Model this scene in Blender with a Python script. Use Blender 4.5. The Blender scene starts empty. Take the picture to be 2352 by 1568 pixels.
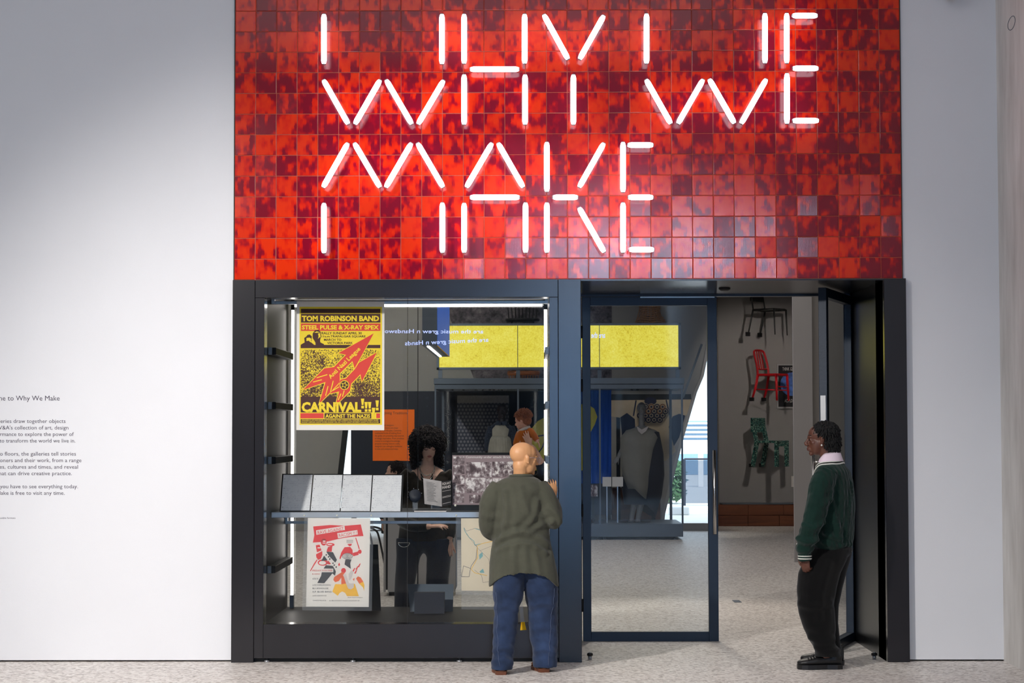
import bpy, bmesh, math, random
import numpy as np
from mathutils import Vector, Matrix, Euler
random.seed(7)
R = math.radians
SC = bpy.context.scene
COL = SC.collection
# ------------------------------------------------------------------ camera
FPX = 4573.0
CAM = Vector((0.0, -14.29, 1.634))
cam_d = bpy.data.cameras.new('camera'); cam_d.sensor_width = 36.0; cam_d.lens = FPX/2352*36
cam_d.clip_end = 300
cam_o = bpy.data.objects.new('camera', cam_d); COL.objects.link(cam_o)
CR = (Matrix.Rotation(math.atan(41/FPX), 4, 'Z') @ Matrix.Rotation(R(90)+math.atan(208/FPX), 4, 'X')
      @ Matrix.Rotation(R(-0.10), 4, 'Z'))
cam_o.matrix_world = Matrix.Translation(CAM) @ CR
SC.camera = cam_o
cam_d.dof.use_dof = False
CR3 = CR.to_3x3()
def P(x, y, Y):
    "photograph pixel -> point on the vertical plane at depth Y"
    d = CR3 @ Vector(((x-1176)/FPX, -(y-784)/FPX, -1.0))
    return CAM + d*((Y-CAM.y)/d.y)
# ------------------------------------------------------------------ light
SC.view_settings.view_transform = 'Standard'
SC.view_settings.look = 'None'
SC.view_settings.exposure = 0.0
SC.view_settings.gamma = 1.0
SC.view_settings.use_curve_mapping = False
W = bpy.data.worlds.new('sky'); SC.world = W; W.use_nodes = True
W.node_tree.nodes['Background'].inputs[0].default_value = (0.80, 0.90, 1.0, 1)
W.node_tree.nodes['Background'].inputs[1].default_value = 2.2
def lamp(name, kind, loc, target, energy, color=(1,1,1), **kw):
    d = bpy.data.lights.new(name, kind); d.energy = energy; d.color = color
    for k, v in kw.items(): setattr(d, k, v)
    o = bpy.data.objects.new(name, d); COL.objects.link(o); o.location = loc
    o.rotation_euler = (Vector(target)-Vector(loc)).to_track_quat('-Z', 'Y').to_euler()
    return o
lamp('hall_ceiling_light', 'AREA', (-2.5,-6.5,6.4), (-2.5,-6.5,0), 245, (0.98,0.98,1.0), shape='RECTANGLE', size=10, size_y=8)
lamp('hall_spotlight', 'SPOT', (-5.0,-8.6,5.0), (-0.9,0.0,0.3), 3250, (1.0,0.95,0.9), spot_size=R(50), spot_blend=0.9, shadow_soft_size=0.2)
lamp('hall_window_daylight', 'AREA', (2.55,-31.8,5.75), (2.55,0,5.75), 300, (0.62,0.78,1.0), shape='RECTANGLE', size=1.5, size_y=1.3)
lamp('hall_slit_daylight', 'AREA', (0.9,-31.8,2.5), (0.9,0,2.5), 390, (0.30,0.58,1.0), shape='RECTANGLE', size=0.75, size_y=4.6)
lamp('gallery_ceiling_light', 'AREA', (-0.8,9,4.4), (-0.8,9,0), 250, (1.0,0.95,0.9), shape='RECTANGLE', size=9, size_y=13)
lamp('gallery_floor_spotlight', 'SPOT', (1.2,5.0,4.3), (1.2,2.9,0), 280, (1.0,0.9,0.78), spot_size=R(75), spot_blend=0.8, shadow_soft_size=0.15)
lamp('gallery_chair_spotlight', 'SPOT', (4.6,16.5,4.3), (3.9,20.8,1.5), 170, (1.0,0.93,0.86), spot_size=R(60), spot_blend=0.6, shadow_soft_size=0.05)
lamp('gallery_wall_fill', 'SPOT', (-3.0,14.0,4.4), (-2.2,18.8,2.6), 330, (1.0,0.97,0.93), spot_size=R(80), spot_blend=0.7, shadow_soft_size=0.1)  # added fill with no visible fitting, lifts the grey wall on the left
lamp('gallery_reader_fill', 'SPOT', (-0.5,1.60,3.1), (-0.80,1.93,1.5), 80, (1.0,0.94,0.88), spot_size=R(50), spot_blend=0.7, shadow_soft_size=0.12)  # invented lamp, put in to brighten the reading woman's face
lamp('kimono_fill', 'SPOT', (1.9,17.1,4.3), (1.95,17.7,1.9), 130, (1.0,0.92,0.8), spot_size=R(60), spot_blend=0.6, shadow_soft_size=0.05)  # unseen extra lamp added so the kimono looks lit
lamp('sun', 'SUN', (0,40,20), (-4,60,0), 6.0, (1,0.97,0.93), angle=R(1))
# ------------------------------------------------------------------ materials
MATS = {}
def lin(c):
    c = [v/255 for v in c]
    return tuple(v/12.92 if v <= 0.04045 else ((v+0.055)/1.055)**2.4 for v in c) + (1.0,)
class NT:
    def __init__(s, m): s.t = m.node_tree; s.n = s.t.nodes; s.l = s.t.links
    def __call__(s, typ, ins=None, **kw):
        n = s.n.new(typ)
        for k, v in kw.items(): setattr(n, k, v)
        for k, v in (ins or {}).items():
            sock = n.inputs[k]
            if hasattr(v, 'is_linked'): s.l.new(v, sock)
            else: sock.default_value = v
        return n
    def math(s, op, a, b=None, c=None):
        n = s.n.new('ShaderNodeMath'); n.operation = op
        for i, v in enumerate((a, b, c)):
            if v is None: continue
            if hasattr(v, 'is_linked'): s.l.new(v, n.inputs[i])
            else: n.inputs[i].default_value = v
        return n.outputs[0]
    def mix(s, f, a, b):
        n = s.n.new('ShaderNodeMix'); n.data_type = 'RGBA'
        for k, v in ((0, f), (6, a), (7, b)):
            if hasattr(v, 'is_linked'): s.l.new(v, n.inputs[k])
            else: n.inputs[k].default_value = v
        return n.outputs[2]
    def ramp(s, f, stops):
        n = s.n.new('ShaderNodeValToRGB'); s.l.new(f, n.inputs[0])
        e = n.color_ramp.elements
        while len(e) < len(stops): e.new(0.5)
        for el, (p, c) in zip(e, stops): el.position = p; el.color = c
        return n.outputs[0]
def new_mat(name):
    m = bpy.data.materials.new(name); m.use_nodes = True
    b = m.node_tree.nodes['Principled BSDF']; MATS[name] = m
    return m, NT(m), b
def mat(name, rgb, rough=0.6, metal=0.0, var=0.08, scale=20, emit=0, bump=0.0, bscale=None, spec=0.5, stretch=None, coat=0.0, alpha=None):
    "principled material with a light noise variation of its colour and an optional fine bump"
    m, nt, b = new_mat(name)
    c = lin(rgb)
    tc = nt('ShaderNodeTexCoord').outputs['Object']
    if stretch: tc = nt('ShaderNodeMapping', {'Vector': tc, 'Scale': stretch}).outputs[0]
    ns = nt('ShaderNodeTexNoise', {'Vector': tc, 'Scale': scale, 'Detail': 3.0})
    lo = tuple(v*(1-var) for v in c[:3])+(1,); hi = tuple(min(1, v*(1+var)) for v in c[:3])+(1,)
    col = nt.ramp(ns.outputs[0], [(0.3, lo), (0.7, hi)])
    nt.l.new(col, b.inputs['Base Color'])
    b.inputs['Roughness'].default_value = rough; b.inputs['Metallic'].default_value = metal
    b.inputs['Specular IOR Level'].default_value = spec
    b.inputs['Coat Weight'].default_value = coat
    if emit:
        nt.l.new(col, b.inputs['Emission Color']); b.inputs['Emission Strength'].default_value = emit
    if bump:
        n2 = nt('ShaderNodeTexNoise', {'Vector': tc, 'Scale': bscale or scale*4, 'Detail': 3.0})
        bp = nt('ShaderNodeBump', {'Strength': bump, 'Distance': 0.01, 'Height': n2.outputs[0]})
        nt.l.new(bp.outputs[0], b.inputs['Normal'])
    if alpha is not None: b.inputs['Alpha'].default_value = alpha
    return m
def glass_mat(name, tint=(1,1,1), gloss=0.03, boost=1.0):
    m = bpy.data.materials.new(name); m.use_nodes = True; nt = NT(m); nt.n.clear()
    lw = nt('ShaderNodeLayerWeight', {'Blend': 0.5})      # Schlick reflectance of a thin sheet
    f = nt.math('MULTIPLY', nt.math('ADD', nt.math('MULTIPLY', nt.math('POWER', lw.outputs['Facing'], 5.0), 0.9), 0.035), boost)
    tr = nt('ShaderNodeBsdfTransparent', {'Color': tint+(1,)})
    gl = nt('ShaderNodeBsdfGlossy', {'Roughness': gloss})
    mx = nt('ShaderNodeMixShader', {0: f, 1: tr.outputs[0], 2: gl.outputs[0]})
    out = nt('ShaderNodeOutputMaterial', {0: mx.outputs[0]}); MATS[name] = m
    return m
def film_mat(name, rgb, amount):
    "clear plastic film: mostly transparent, a little milky"
    m = bpy.data.materials.new(name); m.use_nodes = True; nt = NT(m); nt.n.clear()
    tr = nt('ShaderNodeBsdfTransparent'); di = nt('ShaderNodeBsdfDiffuse', {'Color': lin(rgb)})
    gl = nt('ShaderNodeBsdfGlossy', {'Roughness': 0.15})
    m1 = nt('ShaderNodeMixShader', {0: amount, 1: tr.outputs[0], 2: di.outputs[0]})
    fr = nt('ShaderNodeFresnel', {'IOR': 1.4})
    m2 = nt('ShaderNodeMixShader', {0: fr.outputs[0], 1: m1.outputs[0], 2: gl.outputs[0]})
    nt('ShaderNodeOutputMaterial', {0: m2.outputs[0]}); MATS[name] = m
    return m
mat('white_paint', (226,227,231), 0.75, var=0.012, scale=1.5, bump=0.05, bscale=160)
mat('dark_wall', (44,45,48), 0.8, var=0.03)
mat('hall_ceiling', (205,206,208), 0.9, var=0.02)
mat('grey_paint', (158,155,152), 0.8, var=0.02, scale=2, bump=0.04, bscale=120)
mat('pale_grey_paint', (176,174,174), 0.8, var=0.02, scale=2)
mat('navy_paint', (13,21,38), 0.6, var=0.06, scale=2)
mat('grout', (176,84,66), 0.8, var=0.1, scale=60)
mat('dark_steel', (36,35,39), 0.2, 0.2, var=0.08, scale=3, bump=0.015, bscale=80, stretch=(1,1,0.3))
mat('navy_steel', (32,43,58), 0.38, 0.3, var=0.10, scale=4, bump=0.04, bscale=90)
mat('black_gloss', (14,14,16), 0.32, 0.0, var=0.1, scale=4)
mat('black_matte', (16,16,18), 0.6, var=0.1)
mat('case_panel', (14,15,19), 0.45, 0.0, var=0.08, scale=3, spec=0.12, stretch=(1,1,0.15))
mat('silver', (176,178,182), 0.32, 0.75, var=0.05, scale=8)
mat('brushed_steel', (190,186,182), 0.25, 1.0, var=0.04, scale=30, stretch=(1,1,0.05))
mat('grey_metal', (92,102,114), 0.45, 0.2, var=0.05, scale=6)
mat('screw_cap', (226,222,206), 0.4)
glass_mat('glass', (0.98,0.99,0.985), boost=0.4)
glass_mat('door_glass', (0.95,0.975,0.99), boost=0.7)
glass_mat('case_glass', (0.97,0.98,0.99), boost=0.5)
film_mat('sleeve_film', (190,195,205), 0.13)
film_mat('acrylic', (200,205,215), 0.12)
def emit_mat(name, rgb, strength):
    m, nt, b = new_mat(name)
    c = lin(rgb)
    tc = nt('ShaderNodeTexCoord').outputs['Object']
    ns = nt('ShaderNodeTexNoise', {'Vector': tc, 'Scale': 8.0})
    col = nt.ramp(ns.outputs[0], [(0.2, tuple(v*0.97 for v in c[:3])+(1,)), (0.8, c)])
    b.inputs['Base Color'].default_value = (0.8,0.8,0.8,1)
    nt.l.new(col, b.inputs['Emission Color']); b.inputs['Emission Strength'].default_value = strength
    return m
emit_mat('tube_glow', (246,244,255), 5.0)
emit_mat('strip_glow', (255,246,240), 8.0)
emit_mat('reflection_glow', (170,190,255), 1.3)  # self-lit colour imitating the reflected caption
emit_mat('small_lamp_glow', (255,250,240), 6)
# glazed red tiles: each tile gets its own blotches from the number of its cell in the wall
TP = 0.15
TX0 = P(540, 320, 0).x - 0.0; TZ0 = P(1300, 641, 0).z
def tile_mat():
    m, nt, b = new_mat('red_glaze')
    g = nt('ShaderNodeNewGeometry').outputs['Position']
    s = nt('ShaderNodeSeparateXYZ', {0: g})
    u = nt.math('DIVIDE', nt.math('SUBTRACT', s.outputs[0], TX0), TP)
    v = nt.math('DIVIDE', nt.math('SUBTRACT', s.outputs[2], TZ0), TP)
    cu = nt.math('FLOOR', u); cv = nt.math('FLOOR', v)
    fu = nt.math('FRACT', u); fv = nt.math('FRACT', v)
    cell = nt('ShaderNodeCombineXYZ', {0: cu, 1: cv})
    wn = nt('ShaderNodeTexWhiteNoise', {'Vector': cell.outputs[0]}, noise_dimensions='2D')
    rs = nt('ShaderNodeSeparateColor', {0: wn.outputs['Color']})
    # blotches in upright strips: the strip number is partly quantised, so edges run vertical
    wob = nt('ShaderNodeTexNoise', {'Vector': g, 'Scale': 30.0, 'Detail': 2.0})
    fuw = nt.math('ADD', fu, nt.math('MULTIPLY', nt.math('SUBTRACT', wob.outputs[0], 0.5), 0.14))
    uq = nt.math('DIVIDE', nt.math('FLOOR', nt.math('MULTIPLY', fuw, 7.0)), 7.0)
    ux = nt.math('ADD', nt.math('MULTIPLY', uq, 0.72), nt.math('MULTIPLY', fu, 0.28))
    cx = nt.math('ADD', nt.math('MULTIPLY', ux, 2.5), nt.math('MULTIPLY', rs.outputs[0], 90.0))
    cy = nt.math('ADD', nt.math('MULTIPLY', fv, 1.25), nt.math('MULTIPLY', rs.outputs[1], 90.0))
    vec = nt('ShaderNodeCombineXYZ', {0: cx, 1: cy})
    ns = nt('ShaderNodeTexNoise', {'Vector': vec.outputs[0], 'Scale': 1.0, 'Detail': 1.6, 'Roughness': 0.55})
    val = nt.math('ADD', ns.outputs[0], nt.math('MULTIPLY', nt.math('SUBTRACT', rs.outputs[2], 0.5), 0.26))
    col = nt.ramp(val, [(0.39, lin((124,0,30))), (0.455, lin((150,2,26))), (0.525, lin((204,26,2))), (0.64, lin((218,46,0)))])
    nt.l.new(col, b.inputs['Base Color'])
    b.inputs['Roughness'].default_value = 0.12
    b.inputs['Specular IOR Level'].default_value = 0.5
    wv = nt.math('SINE', nt.math('MULTIPLY', u, 2*math.pi*18))
    amp = nt.math('ADD', nt.math('MULTIPLY', nt.math('POWER', rs.outputs[1], 3.0), 0.07), 0.03)
    bp = nt('ShaderNodeBump', {'Strength': amp, 'Distance': 0.0012, 'Height': wv})
    nt.l.new(bp.outputs[0], b.inputs['Normal'])
tile_mat()
def floor_mat():
    m, nt, b = new_mat('terrazzo')
    g = nt('ShaderNodeNewGeometry').outputs['Position']
    n1 = nt('ShaderNodeTexNoise', {'Vector': g, 'Scale': 38.0, 'Detail': 4.0, 'Roughness': 0.75})
    vo = nt('ShaderNodeTexVoronoi', {'Vector': g, 'Scale': 46.0})
    vs = nt('ShaderNodeSeparateColor', {0: vo.outputs['Color']})
    f = nt.math('ADD', nt.math('MULTIPLY', n1.outputs[0], 0.55), nt.math('MULTIPLY', vs.outputs[0], 0.45))
    col = nt.ramp(f, [(0.22, lin((150,140,132))), (0.45, lin((218,210,204))), (0.62, lin((232,226,220))), (0.82, lin((244,240,236)))])
    nt.l.new(col, b.inputs['Base Color']); b.inputs['Roughness'].default_value = 0.42
    b.inputs['Specular IOR Level'].default_value = 0.35
    bp = nt('ShaderNodeBump', {'Strength': 0.25, 'Distance': 0.002, 'Height': n1.outputs[0]})
    nt.l.new(bp.outputs[0], b.inputs['Normal'])
floor_mat()
def concrete_mat():
    m, nt, b = new_mat('concrete')
    g = nt('ShaderNodeNewGeometry').outputs['Position']
    mp = nt('ShaderNodeMapping', {'Vector': g, 'Scale': (1,3,0.6)})
    n1 = nt('ShaderNodeTexNoise', {'Vector': mp.outputs[0], 'Scale': 2.2, 'Detail': 8.0, 'Roughness': 0.6})
    col = nt.ramp(n1.outputs[0], [(0.3, lin((196,193,189))), (0.7, lin((226,224,221)))])
    nt.l.new(col, b.inputs['Base Color']); b.inputs['Roughness'].default_value = 0.85
concrete_mat()
def rough_stone_mat():
    m, nt, b = new_mat('dark_plaster')
    g = nt('ShaderNodeTexCoord').outputs['Object']
    n1 = nt('ShaderNodeTexNoise', {'Vector': g, 'Scale': 7.0, 'Detail': 9.0, 'Roughness': 0.72})
    col = nt.ramp(n1.outputs[0], [(0.35, lin((46,44,50))), (0.55, lin((104,98,104))), (0.75, lin((150,140,142)))])
    nt.l.new(col, b.inputs['Base Color']); b.inputs['Roughness'].default_value = 0.9
rough_stone_mat()
def wood_mat(name, a, c, sc=6, stretch=(0.12,1,1)):
    m, nt, b = new_mat(name)
    g = nt('ShaderNodeTexCoord').outputs['Object']
    mp = nt('ShaderNodeMapping', {'Vector': g, 'Scale': stretch})
    n1 = nt('ShaderNodeTexNoise', {'Vector': mp.outputs[0], 'Scale': sc, 'Detail': 6.0, 'Distortion': 1.2})
    nt.l.new(nt.ramp(n1.outputs[0], [(0.3, lin(a)), (0.7, lin(c))]), b.inputs['Base Color'])
    b.inputs['Roughness'].default_value = 0.5
wood_mat('walnut', (84,44,26), (128,74,44))
wood_mat('chair_wood', (120,66,34), (168,98,54), 20)
def yellow_box_mat():
    m, nt, b = new_mat('yellow_lightbox')
    g = nt('ShaderNodeTexCoord').outputs['Object']
    n1 = nt('ShaderNodeTexNoise', {'Vector': g, 'Scale': 3.0, 'Detail': 8.0, 'Roughness': 0.8, 'Distortion': 0.6})
    n2 = nt('ShaderNodeTexNoise', {'Vector': g, 'Scale': 45.0, 'Detail': 3.0, 'Roughness': 0.7})
    f = nt.math('ADD', nt.math('MULTIPLY', n1.outputs[0], 0.5), nt.math('MULTIPLY', n2.outputs[0], 0.5))
    col = nt.ramp(f, [(0.34, lin((190,160,30))), (0.44, lin((226,206,60))), (0.56, lin((236,222,86))), (0.7, lin((242,232,130)))])
    b.inputs['Base Color'].default_value = (0.1,0.09,0.02,1)
    nt.l.new(col, b.inputs['Emission Color']); b.inputs['Emission Strength'].default_value = 0.97
yellow_box_mat()
# ------------------------------------------------------------------ mesh helpers
class MB:
    "collects faces; build() links them as ONE mesh object"
    def __init__(s): s.v = []; s.f = []; s.mi = []; s.m = 0
    def add(s, vs, fs):
        o = len(s.v); s.v += [tuple(v) for v in vs]
        for f in fs: s.f.append(tuple(i+o for i in f)); s.mi.append(s.m)
        return s
    def box(s, a, b):
        (x0,y0,z0), (x1,y1,z1) = [min(p,q) for p,q in zip(a,b)], [max(p,q) for p,q in zip(a,b)]
        return s.add([(x0,y0,z0),(x1,y0,z0),(x1,y1,z0),(x0,y1,z0),(x0,y0,z1),(x1,y0,z1),(x1,y1,z1),(x0,y1,z1)],
                     [(0,3,2,1),(4,5,6,7),(0,1,5,4),(1,2,6,5),(2,3,7,6),(3,0,4,7)])
    def cbox(s, a, b, c):
        "box with chamfered edges of size c"
        x0,y0,z0 = [min(p,q) for p,q in zip(a,b)]; x1,y1,z1 = [max(p,q) for p,q in zip(a,b)]
        bm = bmesh.new(); vs = [bm.verts.new(p) for p in [(x0,y0,z0),(x1,y0,z0),(x1,y1,z0),(x0,y1,z0),(x0,y0,z1),(x1,y0,z1),(x1,y1,z1),(x0,y1,z1)]]
        for f in [(0,3,2,1),(4,5,6,7),(0,1,5,4),(1,2,6,5),(2,3,7,6),(3,0,4,7)]: bm.faces.new([vs[i] for i in f])
        bmesh.ops.bevel(bm, geom=bm.edges[:], offset=c, segments=1, affect='EDGES')
        bm.verts.index_update()
        s.add([v.co[:] for v in bm.verts], [[v.index for v in f.verts] for f in bm.faces]); bm.free(); return s
    def bar(s, p, q, w, t=None, up=(0,0,1), taper=1.0):
        "rectangular bar from p to q, w wide and t thick"
        p, q = Vector(p), Vector(q); d = (q-p).normalized(); t = t or w
        u = Vector(up)
        if abs(d.dot(u)) > 0.98: u = Vector((0,1,0))
        a = d.cross(u).normalized()*(w/2); b = a.cross(d).normalized()*(t/2)
        vs = [p+a+b, p-a+b, p-a-b, p+a-b] + [q+a*taper+b*taper, q-a*taper+b*taper, q-a*taper-b*taper, q+a*taper-b*taper]
        return s.add(vs, [(0,1,2,3),(7,6,5,4),(0,4,5,1),(1,5,6,2),(2,6,7,3),(3,7,4,0)])
    def tube(s, pts, r, n=8, caps=True, flat=1.0, fdir=None):
        "tube through points; r a number or a list"
        pts = [Vector(p) for p in pts]; rs = r if isinstance(r, (list,tuple)) else [r]*len(pts)
        rings = []; ref = None
        for i, p in enumerate(pts):
            d = (pts[min(i+1,len(pts)-1)]-pts[max(i-1,0)]).normalized()
            if ref is None:
                ref = Vector(fdir) if fdir else (Vector((0,0,1)) if abs(d.z) < 0.9 else Vector((0,1,0)))
            a = d.cross(ref)
            if a.length < 1e-5: a = d.orthogonal()
            a.normalize(); b = a.cross(d).normalized(); ref = b
            rings.append([p + a*(rs[i]*math.cos(2*math.pi*k/n)) + b*(rs[i]*flat*math.sin(2*math.pi*k/n)) for k in range(n)])
        return s.rings(rings, caps)
    def rings(s, rings, caps=True, closed=False):
        n = len(rings[0]); o = [v for r in rings for v in r]; fs = []
        m = len(rings)
        for i in range(m if closed else m-1):
            for k in range(n):
                a = i*n+k; b = i*n+(k+1)%n; c = ((i+1)%m)*n+(k+1)%n; d = ((i+1)%m)*n+k
                fs.append((a,b,c,d))
        if caps and not closed:
            fs.append(tuple(range(n-1,-1,-1))); fs.append(tuple(range((m-1)*n, m*n)))
        return s.add(o, fs)
    def ell(s, c, r, rot=None, nu=16, nv=10):
        "ellipsoid"
        c = Vector(c); r = Vector(r) if not isinstance(r,(int,float)) else Vector((r,r,r)); vs = []; fs = []
        M = rot.to_matrix() if isinstance(rot, Euler) else (rot or Matrix.Identity(3))
        for j in range(1, nv):
            th = math.pi*j/nv
            for i in range(nu):
                ph = 2*math.pi*i/nu
                vs.append(c + M @ Vector((r.x*math.sin(th)*math.cos(ph), r.y*math.sin(th)*math.sin(ph), r.z*math.cos(th))))
        t = len(vs); vs.append(c + M @ Vector((0,0,r.z))); vs.append(c + M @ Vector((0,0,-r.z)))
        for j in range(nv-2):
            for i in range(nu):
                a = j*nu+i; b = j*nu+(i+1)%nu
                fs.append((a, a+nu, b+nu, b))
        for i in range(nu):
            fs.append((t, i, (i+1)%nu)); fs.append((t+1, (nv-2)*nu+(i+1)%nu, (nv-2)*nu+i))
        return s.add(vs, fs)
    def prism(s, poly, d):
        "closed outline (list of 3-D points) pushed along d"
        d = Vector(d); n = len(poly); a = [Vector(p) for p in poly]; b = [p+d for p in a]
        fs = [tuple(range(n)), tuple(range(2*n-1, n-1, -1))]
        for i in range(n): j = (i+1)%n; fs.append((i, i+n, j+n, j))
        return s.add(a+b, fs)
    def lathe(s, c, prof, n=24, axis='z'):
        rings = []
        for (r, h) in prof:
            ring = []
            for k in range(n):
                t = 2*math.pi*k/n; x, y = r*math.cos(t), r*math.sin(t)
                ring.append(Vector(c) + (Vector((x,y,h)) if axis=='z' else Vector((x,h,y)) if axis=='y' else Vector((h,x,y))))
            rings.append(ring)
        return s.rings(rings)
    def mesh(s, name):
        me = bpy.data.meshes.new(name); me.from_pydata(s.v, [], s.f)
        if any(s.mi): me.polygons.foreach_set('material_index', s.mi)
        me.update(); return me
    def build(s, name, mats, parent=None, smooth=False, fix=True):
        me = s.mesh(name)
        if fix:
            bm = bmesh.new(); bm.from_mesh(me); bmesh.ops.recalc_face_normals(bm, faces=bm.faces[:]); bm.to_mesh(me); bm.free()
        return link(name, me, mats, parent, smooth)
def link(name, me, mats, parent=None, smooth=False):
    for m in ([mats] if not isinstance(mats, (list,tuple)) else mats):
        me.materials.append(MATS[m] if isinstance(m, str) else m)
    if smooth: me.polygons.foreach_set('use_smooth', [True]*len(me.polygons))
    o = bpy.data.objects.new(name, me); COL.objects.link(o)
    if parent: adopt(o, parent)
    return o
def adopt(o, parent):
    "parent without moving: every thing's empty is unrotated, so shifting back is enough"
    o.parent = parent
    if parent.parent is None: o.matrix_parent_inverse = Matrix.Translation(-parent.location)
    else: o.matrix_parent_inverse = Matrix.Identity(4)
    return o
def tag(o, label, cat=None, group=None, kind=None):
    o['label'] = label
    if cat: o['category'] = cat
    if group: o['group'] = group
    if kind: o['kind'] = kind
    return o
def thing(name, loc, label, cat, group=None, kind=None):
    o = bpy.data.objects.new(name, None); COL.objects.link(o); o.location = loc; o.empty_display_size = 0.1
    return tag(o, label, cat, group, kind)
def struct(name, mb, m, label, parent=None):
    o = mb.build(name, m, parent); tag(o, label, None, None, 'structure'); return o
def spline(pts, n=6):
    "Catmull-Rom through points (any dimension)"
    p = [np.array(q, float) for q in pts]; p = [2*p[0]-p[1]] + p + [2*p[-1]-p[-2]]; out = []
    for i in range(1, len(p)-2):
        for k in range(n):
            t = k/n
            out.append(0.5*((2*p[i]) + (-p[i-1]+p[i+1])*t + (2*p[i-1]-5*p[i]+4*p[i+1]-p[i+2])*t*t + (-p[i-1]+3*p[i]-3*p[i+1]+p[i+2])*t**3))
    out.append(p[-2]); return out
# text -> flat mesh, fitted to a rectangle given by a map from (0..1, 0..1)
_FC = {}
def text_mesh(body, bold=0.0, shear=0.0, spacing=1.0):
    key = (body, bold, shear, spacing)
    if key in _FC: return _FC[key]
    c = bpy.data.curves.new('t', 'FONT'); c.body = body; c.size = 1; c.offset = bold; c.shear = shear
    c.space_character = spacing; c.resolution_u = 2; c.fill_mode = 'FRONT'
    o = bpy.data.objects.new('t', c); COL.objects.link(o)
    dg = bpy.context.evaluated_depsgraph_get(); me = o.evaluated_get(dg).to_mesh()
    vs = np.array([v.co[:] for v in me.vertices]); fs = [tuple(p.vertices) for p in me.polygons]
    o.evaluated_get(dg).to_mesh_clear(); bpy.data.objects.remove(o); bpy.data.curves.remove(c)
    _FC[key] = (vs, fs); return vs, fs
def put_text(mb, body, box, Y, bold=0.0, mirror=False, rot=None, shear=0.0, spacing=1.0, keep=False, fn=None):
    "text fitted into a pixel box (x0,y0,x1,y1) of the upright plane at depth Y; rot=(ang) turns it about the box centre"
    vs, fs = text_mesh(body, bold, shear, spacing)
    if not len(vs): return
    x0, y0, x1, y1 = box
    lo, hi = vs.min(0), vs.max(0)
    u = (vs[:,0]-lo[0])/max(hi[0]-lo[0], 1e-6); v = (vs[:,1]-lo[1])/max(hi[1]-lo[1], 1e-6)
    if mirror: u = 1-u
    if keep:   # keep letter proportions: width follows from height
        w = (hi[0]-lo[0])/(hi[1]-lo[1])*abs(y1-y0); x1 = x0+w
    X = x0+u*(x1-x0); Yp = y1+v*(y0-y1)
    if rot:
        cx, cy = (x0+x1)/2, (y0+y1)/2; c, s_ = math.cos(rot), math.sin(rot)
        X, Yp = cx+(X-cx)*c+(Yp-cy)*s_, cy-(X-cx)*s_+(Yp-cy)*c
    f = fn or (lambda a, b: P(a, b, Y))
    mb.add([f(float(a), float(b)) for a, b in zip(X, Yp)], fs)
def poly_px(mb, pts, Y, fn=None):
    f = fn or (lambda a, b: P(a, b, Y))
    mb.add([f(a, b) for a, b in pts], [tuple(range(len(pts)))])
def rect_px(mb, x0, y0, x1, y1, Y, fn=None): poly_px(mb, [(x0,y0),(x1,y0),(x1,y1),(x0,y1)], Y, fn)
def disc_px(mb, cx, cy, rx, ry, Y, n=20, fn=None): poly_px(mb, [(cx+rx*math.cos(2*math.pi*k/n), cy+ry*math.sin(2*math.pi*k/n)) for k in range(n)], Y, fn)
def line_px(mb, pts, w, Y, fn=None):
    for (x0,y0),(x1,y1) in zip(pts, pts[1:]):
        dx, dy = x1-x0, y1-y0; L = math.hypot(dx,dy) or 1; nx, ny = -dy/L*w/2, dx/L*w/2
        poly_px(mb, [(x0+nx,y0+ny),(x1+nx,y1+ny),(x1-nx,y1-ny),(x0-nx,y0-ny)], Y, fn)
# ------------------------------------------------------------------ room shell
def bx(x0, y0, x1, y1, Y0, Y1, mb=None):
    "box whose front face covers a pixel rectangle at depth Y0 and which runs back to Y1"
    a = P(x0, (y0+y1)/2, Y0); b = P(x1, (y0+y1)/2, Y0); c = P((x0+x1)/2, y0, Y0); d = P((x0+x1)/2, y1, Y0)
    return (mb or MB()).box((a.x, Y0, d.z), (b.x, Y1, c.z))
TW = 32*TP; TX1 = TX0+TW; XR = 3.37; HZ = 6.5
FX0, FX1 = P(531,1400,-0.06).x, P(2089,1400,-0.06).x       # outer edges of the steel surround
struct('floor', MB().box((-9.3,-32.3,-0.2),(9,19.0,0)).box((3.0,19.0,-0.2),(9,21.2,0)), 'terrazzo', 'pale speckled stone floor running from the hall into the gallery')
struct('ceiling', MB().box((-9,-32,HZ),(XR+0.3,0.3,HZ+0.2)), 'hall_ceiling', 'plain white ceiling of the hall')
struct('wall_left', MB().box((-9,0,0.012),(TX0-0.006,0.3,HZ)), 'white_paint', 'white painted wall beside the display window')
struct('wall_right', MB().box((TX1+0.006,0,0.012),(XR,0.3,HZ)), 'white_paint', 'narrow white wall between the doorway and the concrete wall')
struct('wall_side', MB().box((XR,-32,0),(XR+0.3,0.0,HZ)), 'concrete', 'bare concrete side wall with a faint formwork ring')
struct('wall_far_left', MB().box((-9.3,-32,0),(-9,0,HZ)), 'dark_wall', 'dark grey side wall of the hall')
struct('wall_rear', MB().box((-9.3,-32.3,0),(XR+0.3,-32,HZ)), 'dark_wall', 'dark grey rear wall of the hall')
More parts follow.
